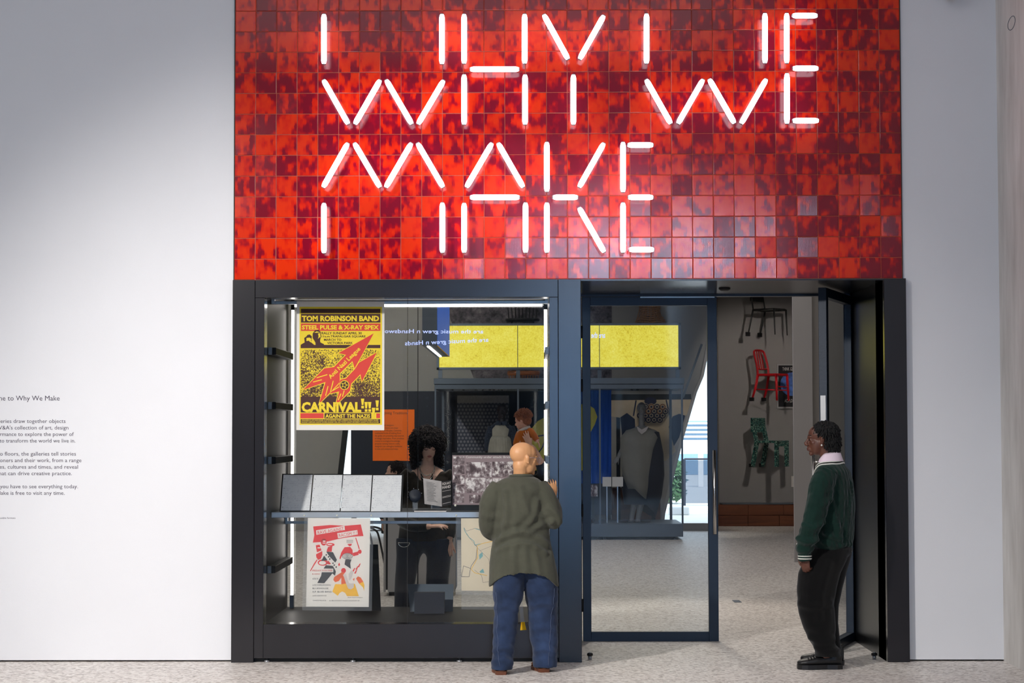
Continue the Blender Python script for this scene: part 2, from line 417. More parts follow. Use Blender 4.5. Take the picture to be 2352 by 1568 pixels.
for n_, (x, z, w_, h_) in enumerate(((2.55,5.75,1.5,1.3),(0.9,2.5,0.75,4.6))):
    wn = MB()
    for a, b in (((x-w_/2-.06,z-h_/2-.06),(x-w_/2,z+h_/2+.06)),((x+w_/2,z-h_/2-.06),(x+w_/2+.06,z+h_/2+.06)),((x-w_/2,z-h_/2-.06),(x+w_/2,z-h_/2)),((x-w_/2,z+h_/2),(x+w_/2,z+h_/2+.06))): wn.box((a[0],-32,a[1]),(b[0],-31.82,b[1]))
    struct('window_%d' % (n_+3), wn, 'black_matte', ('square high','tall narrow')[n_]+' daylit window in the rear wall of the hall')
# formwork ring on the concrete wall
ring = MB(); c = Vector((XR-0.001, -0.47, P(2341,53,-0.47).z))
ring.rings([[c+Vector((dx, (0.105+dr)*math.cos(t), (0.045+dr*1)*math.sin(t)*1.0)) for (dx,dr) in ((0,-0.003),(-0.003,0),(0,0.003))] for t in [2*math.pi*k/28 for k in range(28)]], caps=False, closed=True)
o = ring.build('formwork_ring', 'grey_metal', bpy.data.objects['wall_side'])
# tiled wall: grout bed + single tiles
wall_c = struct('wall_center', MB().box((TX0-0.006,-0.0085,TZ0-0.003),(TX1+0.006,1.38,5.24)).box((TX0-0.006,0.008,5.24),(TX1+0.006,0.3,HZ)), 'grout', 'red tiled wall above the window and the door')
tm = MB().cbox((0.0024,-0.012,0.0024),(TP-0.0024,0.010,TP-0.0024),0.0022).mesh('tile'); tm.materials.append(MATS['red_glaze'])
rnd = random.Random(3)
rest = MB()
for j in range(16):
    for i in range(32):
        if j < 9:
            t = bpy.data.objects.new('tile', tm); COL.objects.link(t)
            t.location = (TX0+i*TP, rnd.uniform(-0.0012,0.0012), TZ0+j*TP)
            t.rotation_euler = (rnd.uniform(-1,1)*R(0.03), 0, rnd.uniform(-1,1)*R(0.03)); t.parent = wall_c
        else:
            dy = rnd.uniform(-0.0012,0.0012); o0 = len(rest.v)
            rest.add([(v.co.x+TX0+i*TP, v.co.y+dy, v.co.z+TZ0+j*TP) for v in tm.vertices], [tuple(p.vertices) for p in tm.polygons])
o = rest.build('upper_tiles', 'red_glaze', wall_c); o['kind'] = 'stuff'
# black edge trims beside the tiles
for x in (TX0-0.006, TX1+0.001):
    MB().box((x,-0.014,TZ0-0.004),(x+0.005,0.012,5.24)).build('edge_trim', 'black_matte', wall_c)
# ------------------------------------------------------------------ steel surround
trim = thing('trim_1', (0,0,0), 'dark steel surround framing the display window and the doorway', None, None, 'structure')
FY = -0.06
ZT = TZ0-0.004
def ppx(x, Y): return P(x, 1000, Y).x
XA0, XA1 = FX0, ppx(584, FY); XB0, XB1 = ppx(1283, FY), ppx(1335, FY); XC0, XC1 = ppx(2034, FY), FX1
for (a, b) in ((XA0,XA1),(XB0,XB1),(XC0,XC1)):
    MB().cbox((a,FY,0),(b,1.38 if a == XB0 else 0.3,ZT),0.002).build('pillar', 'dark_steel', trim)
WX0, WX1 = ppx(606, FY), ppx(1262, FY); WZ0, WZ1 = P(930,1433,FY).z, P(930,683,FY).z
g = 0.002
MB().cbox((XA1+g,FY+0.004,0.03),(WX0,0.10,WZ1),0.002).cbox((WX1,FY+0.004,0.03),(XB0-g,0.10,WZ1),0.002).build('window_jamb', 'dark_steel', trim)
MB().cbox((XA1+g,FY+0.004,WZ1+0.001),(XB0-g,0.14,ZT),0.002).build('window_header', 'dark_steel', trim)
MB().cbox((WX0,FY+0.004,0.03),(WX1,0.10,WZ0),0.002).build('window_apron', 'dark_steel', trim)
MB().box((XA1,0.0,0),(XB0,0.04,0.03)).build('plinth', 'black_matte', trim)
for x in (615, 812, 1055):
    MB().lathe((ppx(x,-0.02),-0.02,0), [(0.02,0),(0.02,0.012),(0.008,0.014),(0.008,0.03)], 12).build('levelling_foot', 'silver', trim, True)
RY = 1.40   # plane of the doors
MB().box((XB1,FY+0.01,ZT-0.012),(XC0,RY,ZT)).build('soffit', 'dark_steel', trim)
MB().box((XC0,0.0,0),(XC0+0.05,RY,ZT)).build('reveal_panel', 'black_gloss', trim)
# door frame at the back of the recess
DZ1 = P(1500,664,RY).z; DZ0 = P(1500,681,RY).z
MB().box((XB1-0.05,RY-0.03,DZ0),(XC0+0.02,RY+0.06,DZ1)).box((XB1-0.05,RY+0.0,DZ1),(XC0+0.02,RY+0.06,5.2)).build('transom', 'navy_steel', trim)
JX0, JX1 = P(1954,1100,RY).x, P(1968,1100,RY).x
MB().box((JX0,RY-0.03,0),(JX1,RY+0.06,DZ1)).build('door_jamb', 'navy_steel', trim)
MB().box((JX1,RY+0.0,0),(XC0+0.02,RY+0.06,DZ1)).build('side_panel', 'navy_steel', trim)
MB().box((P(1337,1100,RY).x-0.25,RY-0.02,0),(P(1337,1100,RY).x-0.004,RY+0.06,DZ1)).build('door_jamb', 'navy_steel', trim)
# small fittings under the transom and on the soffit
MB().box((P(1470,672,RY).x,RY-0.04,DZ0-0.012),(P(1640,672,RY).x,RY+0.01,DZ0-0.002)).build('closer_rail', 'silver', trim)
MB().lathe((P(1664,657,0.7).x,0.7,ZT-0.02), [(0.03,-0.012),(0.045,0.0),(0.045,0.01)], 16).build('smoke_sensor', 'black_matte', trim, True)
# ------------------------------------------------------------------ doors
def door(name, label, mirrored):
    d = thing(name, (0,0,0), label, None, None, 'structure')
    return d
LX0, LX1 = P(1338,1100,RY).x, P(1648,1100,RY).x; LZ0, LZ1 = P(1490,1474,RY).z, P(1490,682,RY).z
GX0, GX1 = P(1357,1100,RY).x, P(1626,1100,RY).x; GZ0, GZ1 = P(1490,1450,RY).z, P(1490,702,RY).z
DW = LX1-LX0
def leaf(name, label, loc, ang, flip):
    "glazed leaf built from its hinge edge along +x (or -x when flipped), then swung by ang"
    root = thing(name, loc, label, None, None, 'structure')
    s = -1 if flip else 1; st = GX0-LX0; st2 = LX1-GX1
    M = Matrix.Rotation(ang, 3, 'Z')
    def mk(nm, boxes, m, **kw):
        mb = MB()
        for (x0,y0,z0,x1,y1,z1) in boxes: mb.cbox((s*x0,y0,z0),(s*x1,y1,z1),0.002)
        mb.v = [tuple(M @ Vector(v) + Vector(loc)) for v in mb.v]
        return mb.build(nm, m, root, **kw)
    T = 0.03
    mk('stile', [(0,-T,LZ0,st,T,LZ1)], 'navy_steel'); mk('stile', [(DW-st2,-T,LZ0,DW,T,LZ1)], 'navy_steel')
    mk('rail', [(st,-T,LZ0,DW-st2,T,GZ0)], 'navy_steel'); mk('rail', [(st,-T,GZ1,DW-st2,T,LZ1)], 'navy_steel')
    gm = MB().box((s*(st-0.005),-0.004,GZ0-0.005),(s*(DW-st2+0.005),0.004,GZ1+0.005)); gm.v = [tuple(M @ Vector(v)+Vector(loc)) for v in gm.v]
    gm.build('pane', 'door_glass', root)
    for side in ((-1,) if not flip else (-1,1)):
        h = MB(); hx = s*(DW-st2*0.42); hz0, hz1 = 0.836, 1.49
        y = side*0.085
        h.tube([(hx,y,hz0),(hx,y,hz1)], 0.013, 12)
        for z in (hz0+0.08, hz1-0.08): h.tube([(hx,y,z),(hx,side*T,z)], 0.008, 8)
        h.v = [tuple(M @ Vector(v)+Vector(loc)) for v in h.v]
        h.build('handle', 'brushed_steel', root, True)
    for z in (0.28, 1.02, 2.0, 2.42):
        hb = MB().tube([(-s*0.004,-T-0.006,z-0.05),(-s*0.004,-T-0.006,z+0.05)], 0.009, 8); hb.v = [tuple(M @ Vector(v)+Vector(loc)) for v in hb.v]
        hb.build('hinge', 'black_matte', root, True)
    return root, M, s
leaf('door_1', 'closed glazed navy door leaf with long steel pull handle', (LX0,RY,0), 0, False)
d2, M2, s2 = leaf('door_2', 'glazed navy door leaf standing open behind the man', (JX0-0.004,RY,0), R(70.5), True)
lk = MB().cbox((-DW-0.003,-0.02,1.46),(-DW+0.004,0.02,1.90),0.001); lk.v = [tuple(M2 @ Vector(v)+d2.location) for v in lk.v]
lk.build('lock_plate', 'silver', d2)
kn = MB()
for sd in (-1,1): kn.tube([(-DW+0.03,0.03*sd,1.60),(-DW+0.03,0.05*sd,1.60)], 0.024, 14)
kn.v = [tuple(M2 @ Vector(v)+d2.location) for v in kn.v]; kn.build('lock_knob', 'silver', d2, True)
for (x,y,lab) in ((1355,1509,'small black door stop on the floor by the middle pillar'), (2008,1508,'small black door stop on the floor beside the open door')):
    yy = 0.12
    X = P(x,y,yy).x
    t = thing('door_stop', (X,yy,0), lab, 'door stop', 'floor door stops')
    MB().lathe((X,yy,0), [(0.014,0),(0.014,0.03)], 14).build('post', 'silver', t, True)
    MB().lathe((X,yy,0), [(0.012,0.026),(0.021,0.028),(0.021,0.044),(0.010,0.048)], 14).build('buffer', 'black_matte', t, True)
    MB().lathe((X,yy,0), [(0.011,0.046),(0.009,0.053)], 14).build('cap', 'silver', t, True)
# ------------------------------------------------------------------ tube-light lettering
V = lambda x,a,b: ((x,a),(x,b))
TUBES = [V(744,33,147),V(1015,33,147),V(1066,33,146),V(1205,33,146),((1249,34),(1305,136)),((1387,36),(1331,136)),V(1485,32,146),V(1757,31,145),V(1807,31,145),
 ((1820,36),(1877,36)),((1080,159),(1192,159)),((1821,157),(1879,157)),
 ((743,184),(800,285)),((873,184),(815,285)),((887,184),(946,285)),((1019,185),(960,285)),V(1066,172,286),V(1206,172,286),V(1317,172,286),
 ((1484,183),(1541,284)),((1615,183),(1557,284)),((1629,182),(1687,283)),((1760,182),(1702,284)),V(1807.5,169,284),((1821,277),(1880,277)),
 ((799,329),(742,430)),((814,329),(873,430)),((945,329),(886,430)),((959,329),(1018,430)),((1130,329),(1071,430)),((1144,329),(1202,430)),V(1256,327,440),
 ((1387,329),(1330,430)),V(1431,327,441),((1442,333),(1500,333)),((1080,453),(1193,453)),((1270,453),(1327,453)),((1443,453),(1500,453)),
 V(744,467,581),V(1016,466,580),V(1066,467,580),V(1207,466,580),V(1256,466,580),((1330,477),(1388,579)),V(1431,466,580),((1445,573),(1502,573))]
TY = -0.125
sign = thing('illuminated_sign', (P(1300,300,0).x,-0.012,P(1300,300,0).z), 'white glowing tube lettering mounted on the red tiled wall', 'sign')
for (a, b) in TUBES:
    p, q = P(*a,TY), P(*b,TY); d = (q-p).normalized(); L = (q-p).length; r = 0.0203
    tb = MB().tube([p, p+d*0.012, p+d*0.03, q-d*0.03, q-d*0.012, q], [r*0.62,r*0.85,r,r,r*0.85,r*0.62], 14).build('tube', 'tube_glow', sign, True)
    for e, s_ in ((p,-1),(q,1)): adopt(MB().tube([e-d*s_*0.001, e+d*s_*0.005], r*0.66, 12).build('end_cap', 'silver', None, True), tb)
    for e in (p+d*0.05, q-d*0.05): adopt(MB().tube([e+Vector((0,0.012,0)), Vector((e.x,-0.008,e.z))], 0.0035, 6).build('standoff', 'silver', None), tb)
# ------------------------------------------------------------------ wall text and camera
wl = thing('wall_lettering', P(80,1140,-0.001), 'dark introduction text printed on the white wall', 'lettering')
mat('print_dark', (70,62,78), 0.8)
def wall_line(before, seen, xr, y, h, xs=0.0):
    "a line of the text: what the photograph shows runs from xs to xr, the rest goes on to the left"
    vs, fs = text_mesh(before+seen); lo, hi = vs.min(0), vs.max(0)
    v2, _ = text_mesh(seen); wseen = v2[:,0].max()-v2[:,0].min()
    kx = (xr-xs)/wseen; k = h/0.72
    wt = MB(); wt.add([P(xr-(hi[0]-v[0])*kx, y-v[1]*k, -0.0008) for v in vs], fs); wt.build('text_line', 'print_dark', wl, fix=False)
wall_line('Welcom', 'e to Why We Make', 137, 919.5, 11.6, 6)
for b_, s_, xr, y, xs in (('The gall','eries draw together objects',150.5,971,1),("from the ","V&A's collection of art, design",157,986,-3),('and perfo','rmance to explore the power of',169.5,1001,0),
  ('making ','to transform the world we live in.',173,1016,-1),('Across tw','o floors, the galleries tell stories',174.5,1046,0),('of practiti','oners and their work, from a range',187,1061,0),
  ('of plac','es, cultures and times, and reveal',179,1076,-1),('w','hat can drive creative practice.',165,1091,-2),("Don't feel ",'you have to see everything today.',179,1121,0),('Why We M','ake is free to visit any time.',148.5,1136,2)):
    wall_line(b_, s_, xr, y, 9.2, xs)
wall_line('For large print and other acc', 'essible formats', 35.5, 1191, 4.0, -2)
cx = P(2188,-14,-0.1)
sc = thing('security_camera', (cx.x,0,cx.z), 'black dome security camera on the narrow white wall', 'camera')
MB().lathe((cx.x,-0.12,cx.z+0.02), [(0.0,-0.062),(0.03,-0.055),(0.05,-0.035),(0.06,-0.005),(0.06,0.02)], 20).build('dome', 'black_gloss', sc, True)
MB().cbox((cx.x-0.065,-0.19,cx.z+0.03),(cx.x+0.065,0.0,cx.z+0.075),0.008).build('bracket', 'white_paint', sc)
# ------------------------------------------------------------------ display case behind the window
mat('paper_white', (238,232,226), 0.8, var=0.02, scale=3)
mat('paper_cream', (228,212,184), 0.8, var=0.05, scale=5)
mat('ink_yellow', (244,212,56), 0.8, var=0.03)
mat('ink_brown', (78,48,44), 0.8, var=0.05)
mat('ink_red', (222,70,62), 0.8, var=0.03)
mat('ink_scarlet', (226,12,18), 0.8, var=0.03)
mat('ink_black', (34,33,36), 0.8, var=0.05)
mat('ink_grey', (90,88,92), 0.8)
mat('ink_teal', (120,176,178), 0.8)
mat('ink_orange', (232,96,20), 0.8)
mat('ink_amber', (246,190,0), 0.8)
mat('paper_mauve', (142,124,128), 0.8, var=0.05, scale=8)
mat('paper_pale', (214,206,204), 0.8)
mat('orange_panel', (250,112,16), 0.7, var=0.02)
def crowd_mat():
    m, nt, b = new_mat('ink_crowd')
    g = nt('ShaderNodeTexCoord').outputs['Object']
    s = nt('ShaderNodeSeparateXYZ', {0: g})
    n = nt('ShaderNodeTexNoise', {'Vector': g, 'Scale': 150.0, 'Detail': 2.0, 'Roughness': 0.7})
    n2 = nt('ShaderNodeTexNoise', {'Vector': g, 'Scale': 9.0, 'Detail': 2.0})
    zt, zb = P(780,800,0.28).z, P(780,944,0.28).z
    h = nt.math('DIVIDE', nt.math('SUBTRACT', s.outputs[2], zb), zt-zb)
    f = nt.math('ADD', nt.math('ADD', n.outputs[0], nt.math('MULTIPLY', nt.math('SUBTRACT', h, 0.5), 0.14)), nt.math('MULTIPLY', nt.math('SUBTRACT', n2.outputs[0], 0.5), 0.35))
    nt.l.new(nt.ramp(f, [(0.50, lin((78,48,44))), (0.56, lin((244,212,56)))]), b.inputs['Base Color']); b.inputs['Roughness'].default_value = 0.8
crowd_mat()
def scribble_mat():
    m, nt, b = new_mat('handwriting')
    g = nt('ShaderNodeTexCoord').outputs['Object']
    s = nt('ShaderNodeSeparateXYZ', {0: g})
    row = nt.math('SINE', nt.math('MULTIPLY', s.outputs[2], 2*math.pi/0.0125))
    mp = nt('ShaderNodeMapping', {'Vector': g, 'Scale': (1,1,0.45)})
    n = nt('ShaderNodeTexNoise', {'Vector': mp.outputs[0], 'Scale': 240.0, 'Detail': 2.0})
    n2 = nt('ShaderNodeTexNoise', {'Vector': g, 'Scale': 22.0, 'Detail': 2.0})
    f = nt.math('MULTIPLY', nt.math('GREATER_THAN', row, 0.1), nt.math('GREATER_THAN', n.outputs[0], 0.53))
    f = nt.math('MULTIPLY', f, nt.math('MULTIPLY', nt.math('GREATER_THAN', n2.outputs[0], 0.47), 0.35))
    nt.l.new(nt.mix(f, lin((224,224,228)), lin((96,98,130))), b.inputs['Base Color']); b.inputs['Roughness'].default_value = 0.35
scribble_mat()
def photo_mat(name, sc, off):
    m, nt, b = new_mat(name)
    g = nt('ShaderNodeTexCoord').outputs['Object']
    mp = nt('ShaderNodeMapping', {'Vector': g, 'Location': (off,off*1.7,off*0.3), 'Scale': (1,1,0.8)})
    n = nt('ShaderNodeTexNoise', {'Vector': mp.outputs[0], 'Scale': sc, 'Detail': 4.0, 'Roughness': 0.65})
    nt.l.new(nt.ramp(n.outputs[0], [(0.38, lin((74,60,64))), (0.5, lin((130,114,118))), (0.6, lin((222,214,214)))]), b.inputs['Base Color'])
    b.inputs['Roughness'].default_value = 0.8
for i in range(4): photo_mat('photo_print_%d' % i, (14,20,26,17)[i], 3.7*i)

CY1 = 1.36
case = thing('display_case', (WX0,0.1,0), 'dark metal display case with lit edges behind the shop window', 'display case')
CZ0 = WZ0-0.002; CZ1 = 2.668
MB().box((WX0-0.02,0.10,CZ0-0.02),(WX0,CY1,CZ1)).build('side_panel', 'case_panel', case)
MB().box((WX1,0.10,CZ0-0.02),(WX1+0.02,CY1,CZ1)).build('side_panel', 'case_panel', case)
MB().box((WX0-0.02,0.10,CZ0-0.03),(WX1+0.02,CY1+0.02,CZ0)).build('floor_panel', 'case_panel', case)
MB().box((WX0-0.02,0.145,CZ1),(WX1+0.02,CY1+0.02,CZ1+0.02)).build('top_panel', 'case_panel', case)
MB().box((WX0-0.02,0.10,0),(WX1+0.02,CY1,CZ0-0.03)).build('base', 'case_panel', case)
MB().box((WX0-0.02,CY1+0.02,CZ1-0.012),(WX1+0.02,CY1+0.05,5.2)).build('rear_bulkhead', 'grey_paint', case)
sx = P(936,1000,0).x; sx2 = P(960,1000,CY1).x
for (a,b) in ((WX0,sx-0.002),(sx+0.002,WX1)): MB().box((a,0.0,WZ0),(b,0.008,WZ1)).build('front_pane', 'glass', case)
for (a,b) in ((WX0,sx2-0.002),(sx2+0.002,WX1)): MB().box((a,CY1-0.01,CZ0),(b,CY1-0.002,CZ1)).build('rear_pane', 'glass', case)
MB().box((sx-0.0015,0.001,WZ0),(sx+0.0015,0.007,WZ1)).build('pane_joint', 'black_matte', case)
MB().box((sx2-0.003,CY1-0.009,CZ0),(sx2+0.003,CY1-0.003,CZ1)).build('pane_joint', 'black_matte', case)
for yv in (806,931,1057,1308):
    z = P(612,yv,0.16).z
    for (x0,x1) in ((WX0,WX0+0.056),(WX1-0.028,WX1)):
        f = MB().cbox((x0,0.17,z-0.026),(x1,CY1-0.12,z+0.026),0.003).build('fin', 'case_panel', case)
        adopt(MB().cbox((x0,0.155,z-0.027),(x0+0.028,0.17,z+0.027),0.002).build('fin_cap', 'grey_metal', None), f)
LY = 1.28
zt, zb = P(660,712,LY).z, P(660,1366,LY).z
for x in (WX0+0.045, WX1-0.016):
    l = MB().tube([(x,LY,zb),(x,LY,zt)], 0.011, 12).build('light_strip', 'strip_glow', case, True)
    MB().cbox((x-0.015,LY-0.03,CZ0),(x+0.015,LY+0.03,zb),0.002).build('strip_holder', 'grey_metal', case)
    MB().cbox((x-0.014,LY-0.014,zt),(x+0.014,LY+0.014,CZ1),0.002).build('strip_end', 'black_matte', case)
zl = P(960,701,LY).z; xl0, xl1 = P(676,701,LY).x, P(1248,701,LY).x
MB().tube([(xl0,LY,zl),(xl1,LY,zl)], 0.011, 12).build('light_strip', 'strip_glow', case, True)
for (a,b) in ((WX0+0.05,xl0),(xl1,WX1-0.04)): MB().cbox((a,LY-0.012,zl-0.014),(b,LY+0.012,zl+0.014),0.002).build('strip_end', 'black_matte', case)
HY = 0.30   # hanging rail
zr = P(930,694,HY).z
MB().cbox((WX0+0.004,HY,zr-0.012),(WX1-0.004,HY+0.03,zr+0.012),0.002).build('hanging_rail', 'silver', case)
for x in (WX0+0.003,WX1-0.028): MB().cbox((x,HY-0.01,zr-0.012),(x+0.025,HY+0.05,CZ1),0.002).build('rail_bracket', 'silver', case)
SY = 0.34
zs0, zs1 = P(900,1188.5,SY).z, P(900,1175.5,SY).z
sh = MB().cbox((WX0+0.004,SY,zs0),(WX1-0.004,SY+0.02,zs1),0.002).build('shelf_rail', 'silver', case)
for x in (699,774,853,1048,1130,1215):
    adopt(MB().lathe((P(x,1183,SY).x,SY,(zs0+zs1)/2-0.004), [(0.0,-0.006),(0.005,-0.005),(0.0065,0)], 12, 'y').build('screw_cap', 'screw_cap', None, True), sh)
MB().box((WX0+0.004,SY+0.02,zs1-0.022),(WX1-0.004,1.22,zs1-0.004)).build('shelf', 'black_matte', case)
zz = P(900,1199,1.22).z
MB().cbox((P(636,1199,1.22).x,1.205,zz-0.012),(WX1-0.02,1.225,zz+0.012),0.002).build('support_rail', 'silver', case)
MB().box((WX0+0.02,1.20,zz-0.012),(P(640,1199,1.22).x,1.22,zs1-0.01)).build('support_bracket', 'silver', case)
# ------------------------------------------------------------------ big concert poster
def c1(cx, cy): return (660+cx/4.9, 680+cy/4.9)
PY = 0.285
def q1(mb, pts, lay): poly_px(mb, [c1(*p) for p in pts], PY-0.0007*lay)
def r1(mb, x0,y0,x1,y1, lay): q1(mb, [(x0,y0),(x1,y0),(x1,y1),(x0,y1)], lay)
def t1(mb, s, x0,y0,x1,y1, lay, bold=0.02, rot=None, **k):
    a, b = c1(x0,y0), c1(x1,y1); put_text(mb, s, (a[0],a[1],b[0],b[1]), PY-0.0007*lay, bold, rot=rot, **k)
pb = P(782,988,PY)
po = thing('concert_poster', (pb.x,PY,pb.z), 'large yellow and brown concert poster with two red arrows in the window', 'poster')
MB().prism([P(*c1(*p),PY) for p in ((106,55),(1092,60),(1090,1508),(100,1506))], (0,0.004,0)).build('paper', 'paper_white', po)
def lay(name, m, fn, parent=po):
    mb = MB(); fn(mb); return mb.build(name, m, parent, fix=False)
lay('yellow_field', 'ink_yellow', lambda b: r1(b,137,119,1066,1448,1))
def browns(b):
    r1(b,153,142,1047,190,2); r1(b,153,198,1047,297,2); r1(b,150,548,1046,585,2)
    r1(b,418,1316,945,1376,2); r1(b,150,1383,1045,1431,2); r1(b,150,1130,1044,1307,2.6)
    # two singers' silhouettes
    q1(b, [(150,585),(152,545),(195,520),(190,470),(215,440),(250,430),(275,450),(272,500),(262,515),(300,545),(305,585)],2.2)
    q1(b, [(290,585),(318,550),(315,520),(285,470),(285,420),(310,385),(350,378),(375,400),(378,450),(368,500),(372,520),(412,540),(412,585)],2.2)
lay('brown_print', 'ink_brown', browns)
lay('crowd_print', 'ink_crowd', lambda b: r1(b,150,600,1045,1180,2))
def reds(b): r1(b,153,307,1047,390,2); r1(b,147,1316,408,1374,2); r1(b,1001,1318,1043,1372,2)
lay('red_print', 'ink_red', reds)
def dtext(b):
    t1(b,'RALLY SUNDAY APRIL 30',385,402,838,430,3); t1(b,'11a.m.TRAFALGAR SQUARE',385,440,880,468,3)
    t1(b,'MARCH TO',412,477,608,503,3); t1(b,'VICTORIA PARK',447,513,737,540,3)
lay('date_lettering', 'ink_brown', dtext)
def skin(b):
    q1(b, [(215,470),(250,465),(270,480),(262,520),(240,500),(215,505)],3); q1(b, [(170,480),(180,440),(230,428),(215,452),(190,470)],3)
    q1(b, [(345,420),(368,415),(372,455),(345,480),(352,450)],3); q1(b, [(300,410),(330,395),(372,405),(330,412)],3)
lay('face_print', 'ink_yellow', skin)
BIG = [(972,418),(575,640),(660,660),(525,797),(415,812),(175,1055),(430,965),(355,1215),(475,1090),(590,965),(590,868),(732,730),(757,812)]
SML = [(1008,632),(805,748),(760,820),(660,925),(597,938),(585,985),(475,1097),(583,1072),(540,1235),(705,1065),(718,985),(822,878),(838,962)]
def grow(pts, k):
    cx = sum(p[0] for p in pts)/len(pts); cy = sum(p[1] for p in pts)/len(pts); out = []; n = len(pts)
    ar = sum(pts[i][0]*pts[(i+1)%n][1]-pts[(i+1)%n][0]*pts[i][1] for i in range(n)); sg = 1 if ar > 0 else -1
    for i in range(n):
        a, b_, c_ = Vector(pts[i-1]), Vector(pts[i]), Vector(pts[(i+1)%n])
        e1 = (b_-a).normalized(); e2 = (c_-b_).normalized()
        n1 = Vector((e1.y,-e1.x))*sg; n2 = Vector((e2.y,-e2.x))*sg
        m = (n1+n2); L = max(m.length, 0.5); m = m/m.length if m.length > 1e-4 else n1
        out.append(tuple(b_+m*(k*min(2.2, 2/L))))
    return out
from mathutils.geometry import tessellate_polygon
def poly_t(mb, pts3):
    tr = tessellate_polygon([pts3]); mb.add(pts3, [tuple(t) for t in tr])
def pt1(b, pts, lay): poly_t(b, [P(*c1(*p), PY-0.0007*lay) for p in pts])
lay('arrow_outline', 'ink_yellow', lambda b: (pt1(b, grow(BIG,9), 3.2), pt1(b, grow(SML,9), 3.4)))
lay('red_arrow', 'ink_red', lambda b: pt1(b, BIG, 3.8)); lay('red_arrow', 'ink_red', lambda b: pt1(b, SML, 4.2))
def star(b, cx, cy, r, lay_):
    pts = [(cx+(r if k%2==0 else r*0.42)*math.sin(math.pi*k/5+0.3), cy-(r if k%2==0 else r*0.42)*math.cos(math.pi*k/5+0.3)) for k in range(10)]
    pt1(b, pts, lay_)
disc1 = lambda b, cx, cy, r, l: q1(b, [(cx+r*math.cos(2*math.pi*k/24), cy+r*math.sin(2*math.pi*k/24)) for k in range(24)], l)
lay('badge_disc', 'ink_yellow', lambda b: disc1(b,642,1000,54,4.8)); lay('badge_ring', 'ink_brown', lambda b: disc1(b,642,1000,46,5.2))
lay('badge_star', 'ink_yellow', lambda b: star(b,642,1000,44,5.6)); lay('badge_star', 'ink_brown', lambda b: star(b,642,1000,28,6.0))
def stripes(b):
    for l in (((330,918),(450,882)),((290,965),(388,940)),((485,1075),(517,952)),((430,1120),(458,1012)),((572,1170),(604,1096)),((620,1130),(640,1062)),((510,1062),(582,1020))):
        line_px(b, [c1(*p) for p in l], 2, PY-0.0007*5)
    line_px(b, [c1(*p) for p in ((690,815),(738,775),(745,812),(690,812))], 1.4, PY-0.0007*5)
lay('arrow_stripes', 'ink_yellow', stripes)
def ytext(b):
    t1(b,'TOM ROBINSON BAND',163,219,1032,283,3,0.045); t1(b,'STEEL PULSE & X-RAY SPEX',163,325,1030,376,3,0.04)
    t1(b,'CARNIVAL',160,1190,832,1306,6.4,0.05); t1(b,'AGAINST THE NAZIS',428,1326,932,1369,3,0.03)
    t1(b,'Anti Nazi League',408,724,884,786,5,0.025,rot=R(44.5))
    for (x0,y0,x1,y1) in ((828,1152,866,1262),(868,1190,906,1300),(908,1190,946,1300),(992,1172,1030,1284),(950,1255,990,1366)):
        h = y1-y0
        q1(b, [(x0,y0),(x1,y0),(x1-9,y0+h*0.66),(x0+9,y0+h*0.66)], 6.4); r1(b,x0+4,y0+h*0.74,x1-4,y1,6.4)
    t1(b,'ORGANISED BY ANTI NAZI LEAGUE, 12 LITTLE NEWPORT STREET, LONDON WC2, TOGETHER WITH ROCK AGAINST RACISM',160,1388,1022,1404,3)
    t1(b,'HACKNEY CAMPAIGN AGAINST RACISM, HACKNEY CRE, AND TOWER HAMLETS MOVEMENT AGAINST RACISM & FASCISM',160,1409,1025,1425,3)
lay('yellow_lettering', 'ink_yellow', ytext)
# ------------------------------------------------------------------ rave poster hanging from the shelf rail
def c2(cx, cy): return (690+cx/6.817, 1180+cy/6.817)
QY = 0.325
def q2(mb, pts, lay_): poly_t(mb, [P(*c2(*p), QY-0.0007*lay_) for p in pts])
def t2(mb, s, x0,y0,x1,y1, lay_, bold=0.0, rot=None, **k):
    a, b = c2(x0,y0), c2(x1,y1); put_text(mb, s, (a[0],a[1],b[0],b[1]), QY-0.0007*lay_, bold, rot=rot, **k)
b2 = P(775,1402,QY)
rp = thing('gig_poster', (b2.x,QY,b2.z), 'white gig poster with red banner and yellow trousers hanging below the shelf', 'poster')
MB().add([P(*p,QY-0.012) for p in ((699,1188),(858,1189),(854,1403),(694,1401))], [(0,1,2,3)]).build('clear_sleeve', 'sleeve_film', rp)
MB().prism([P(*p,QY) for p in ((707,1189),(850.5,1190),(847,1393.5),(703,1392.5))], (0,0.002,0)).build('paper', 'paper_white', rp)
L2 = lambda name, m, fn: lay(name, m, fn, rp)
def circ(b, cx, cy, rx, ry, l, a=0, n=18): 
    ca, sa = math.cos(a), math.sin(a)
    q2(b, [(cx+rx*math.cos(2*math.pi*k/n)*ca-ry*math.sin(2*math.pi*k/n)*sa, cy+rx*math.cos(2*math.pi*k/n)*sa+ry*math.sin(2*math.pi*k/n)*ca) for k in range(n)], l)
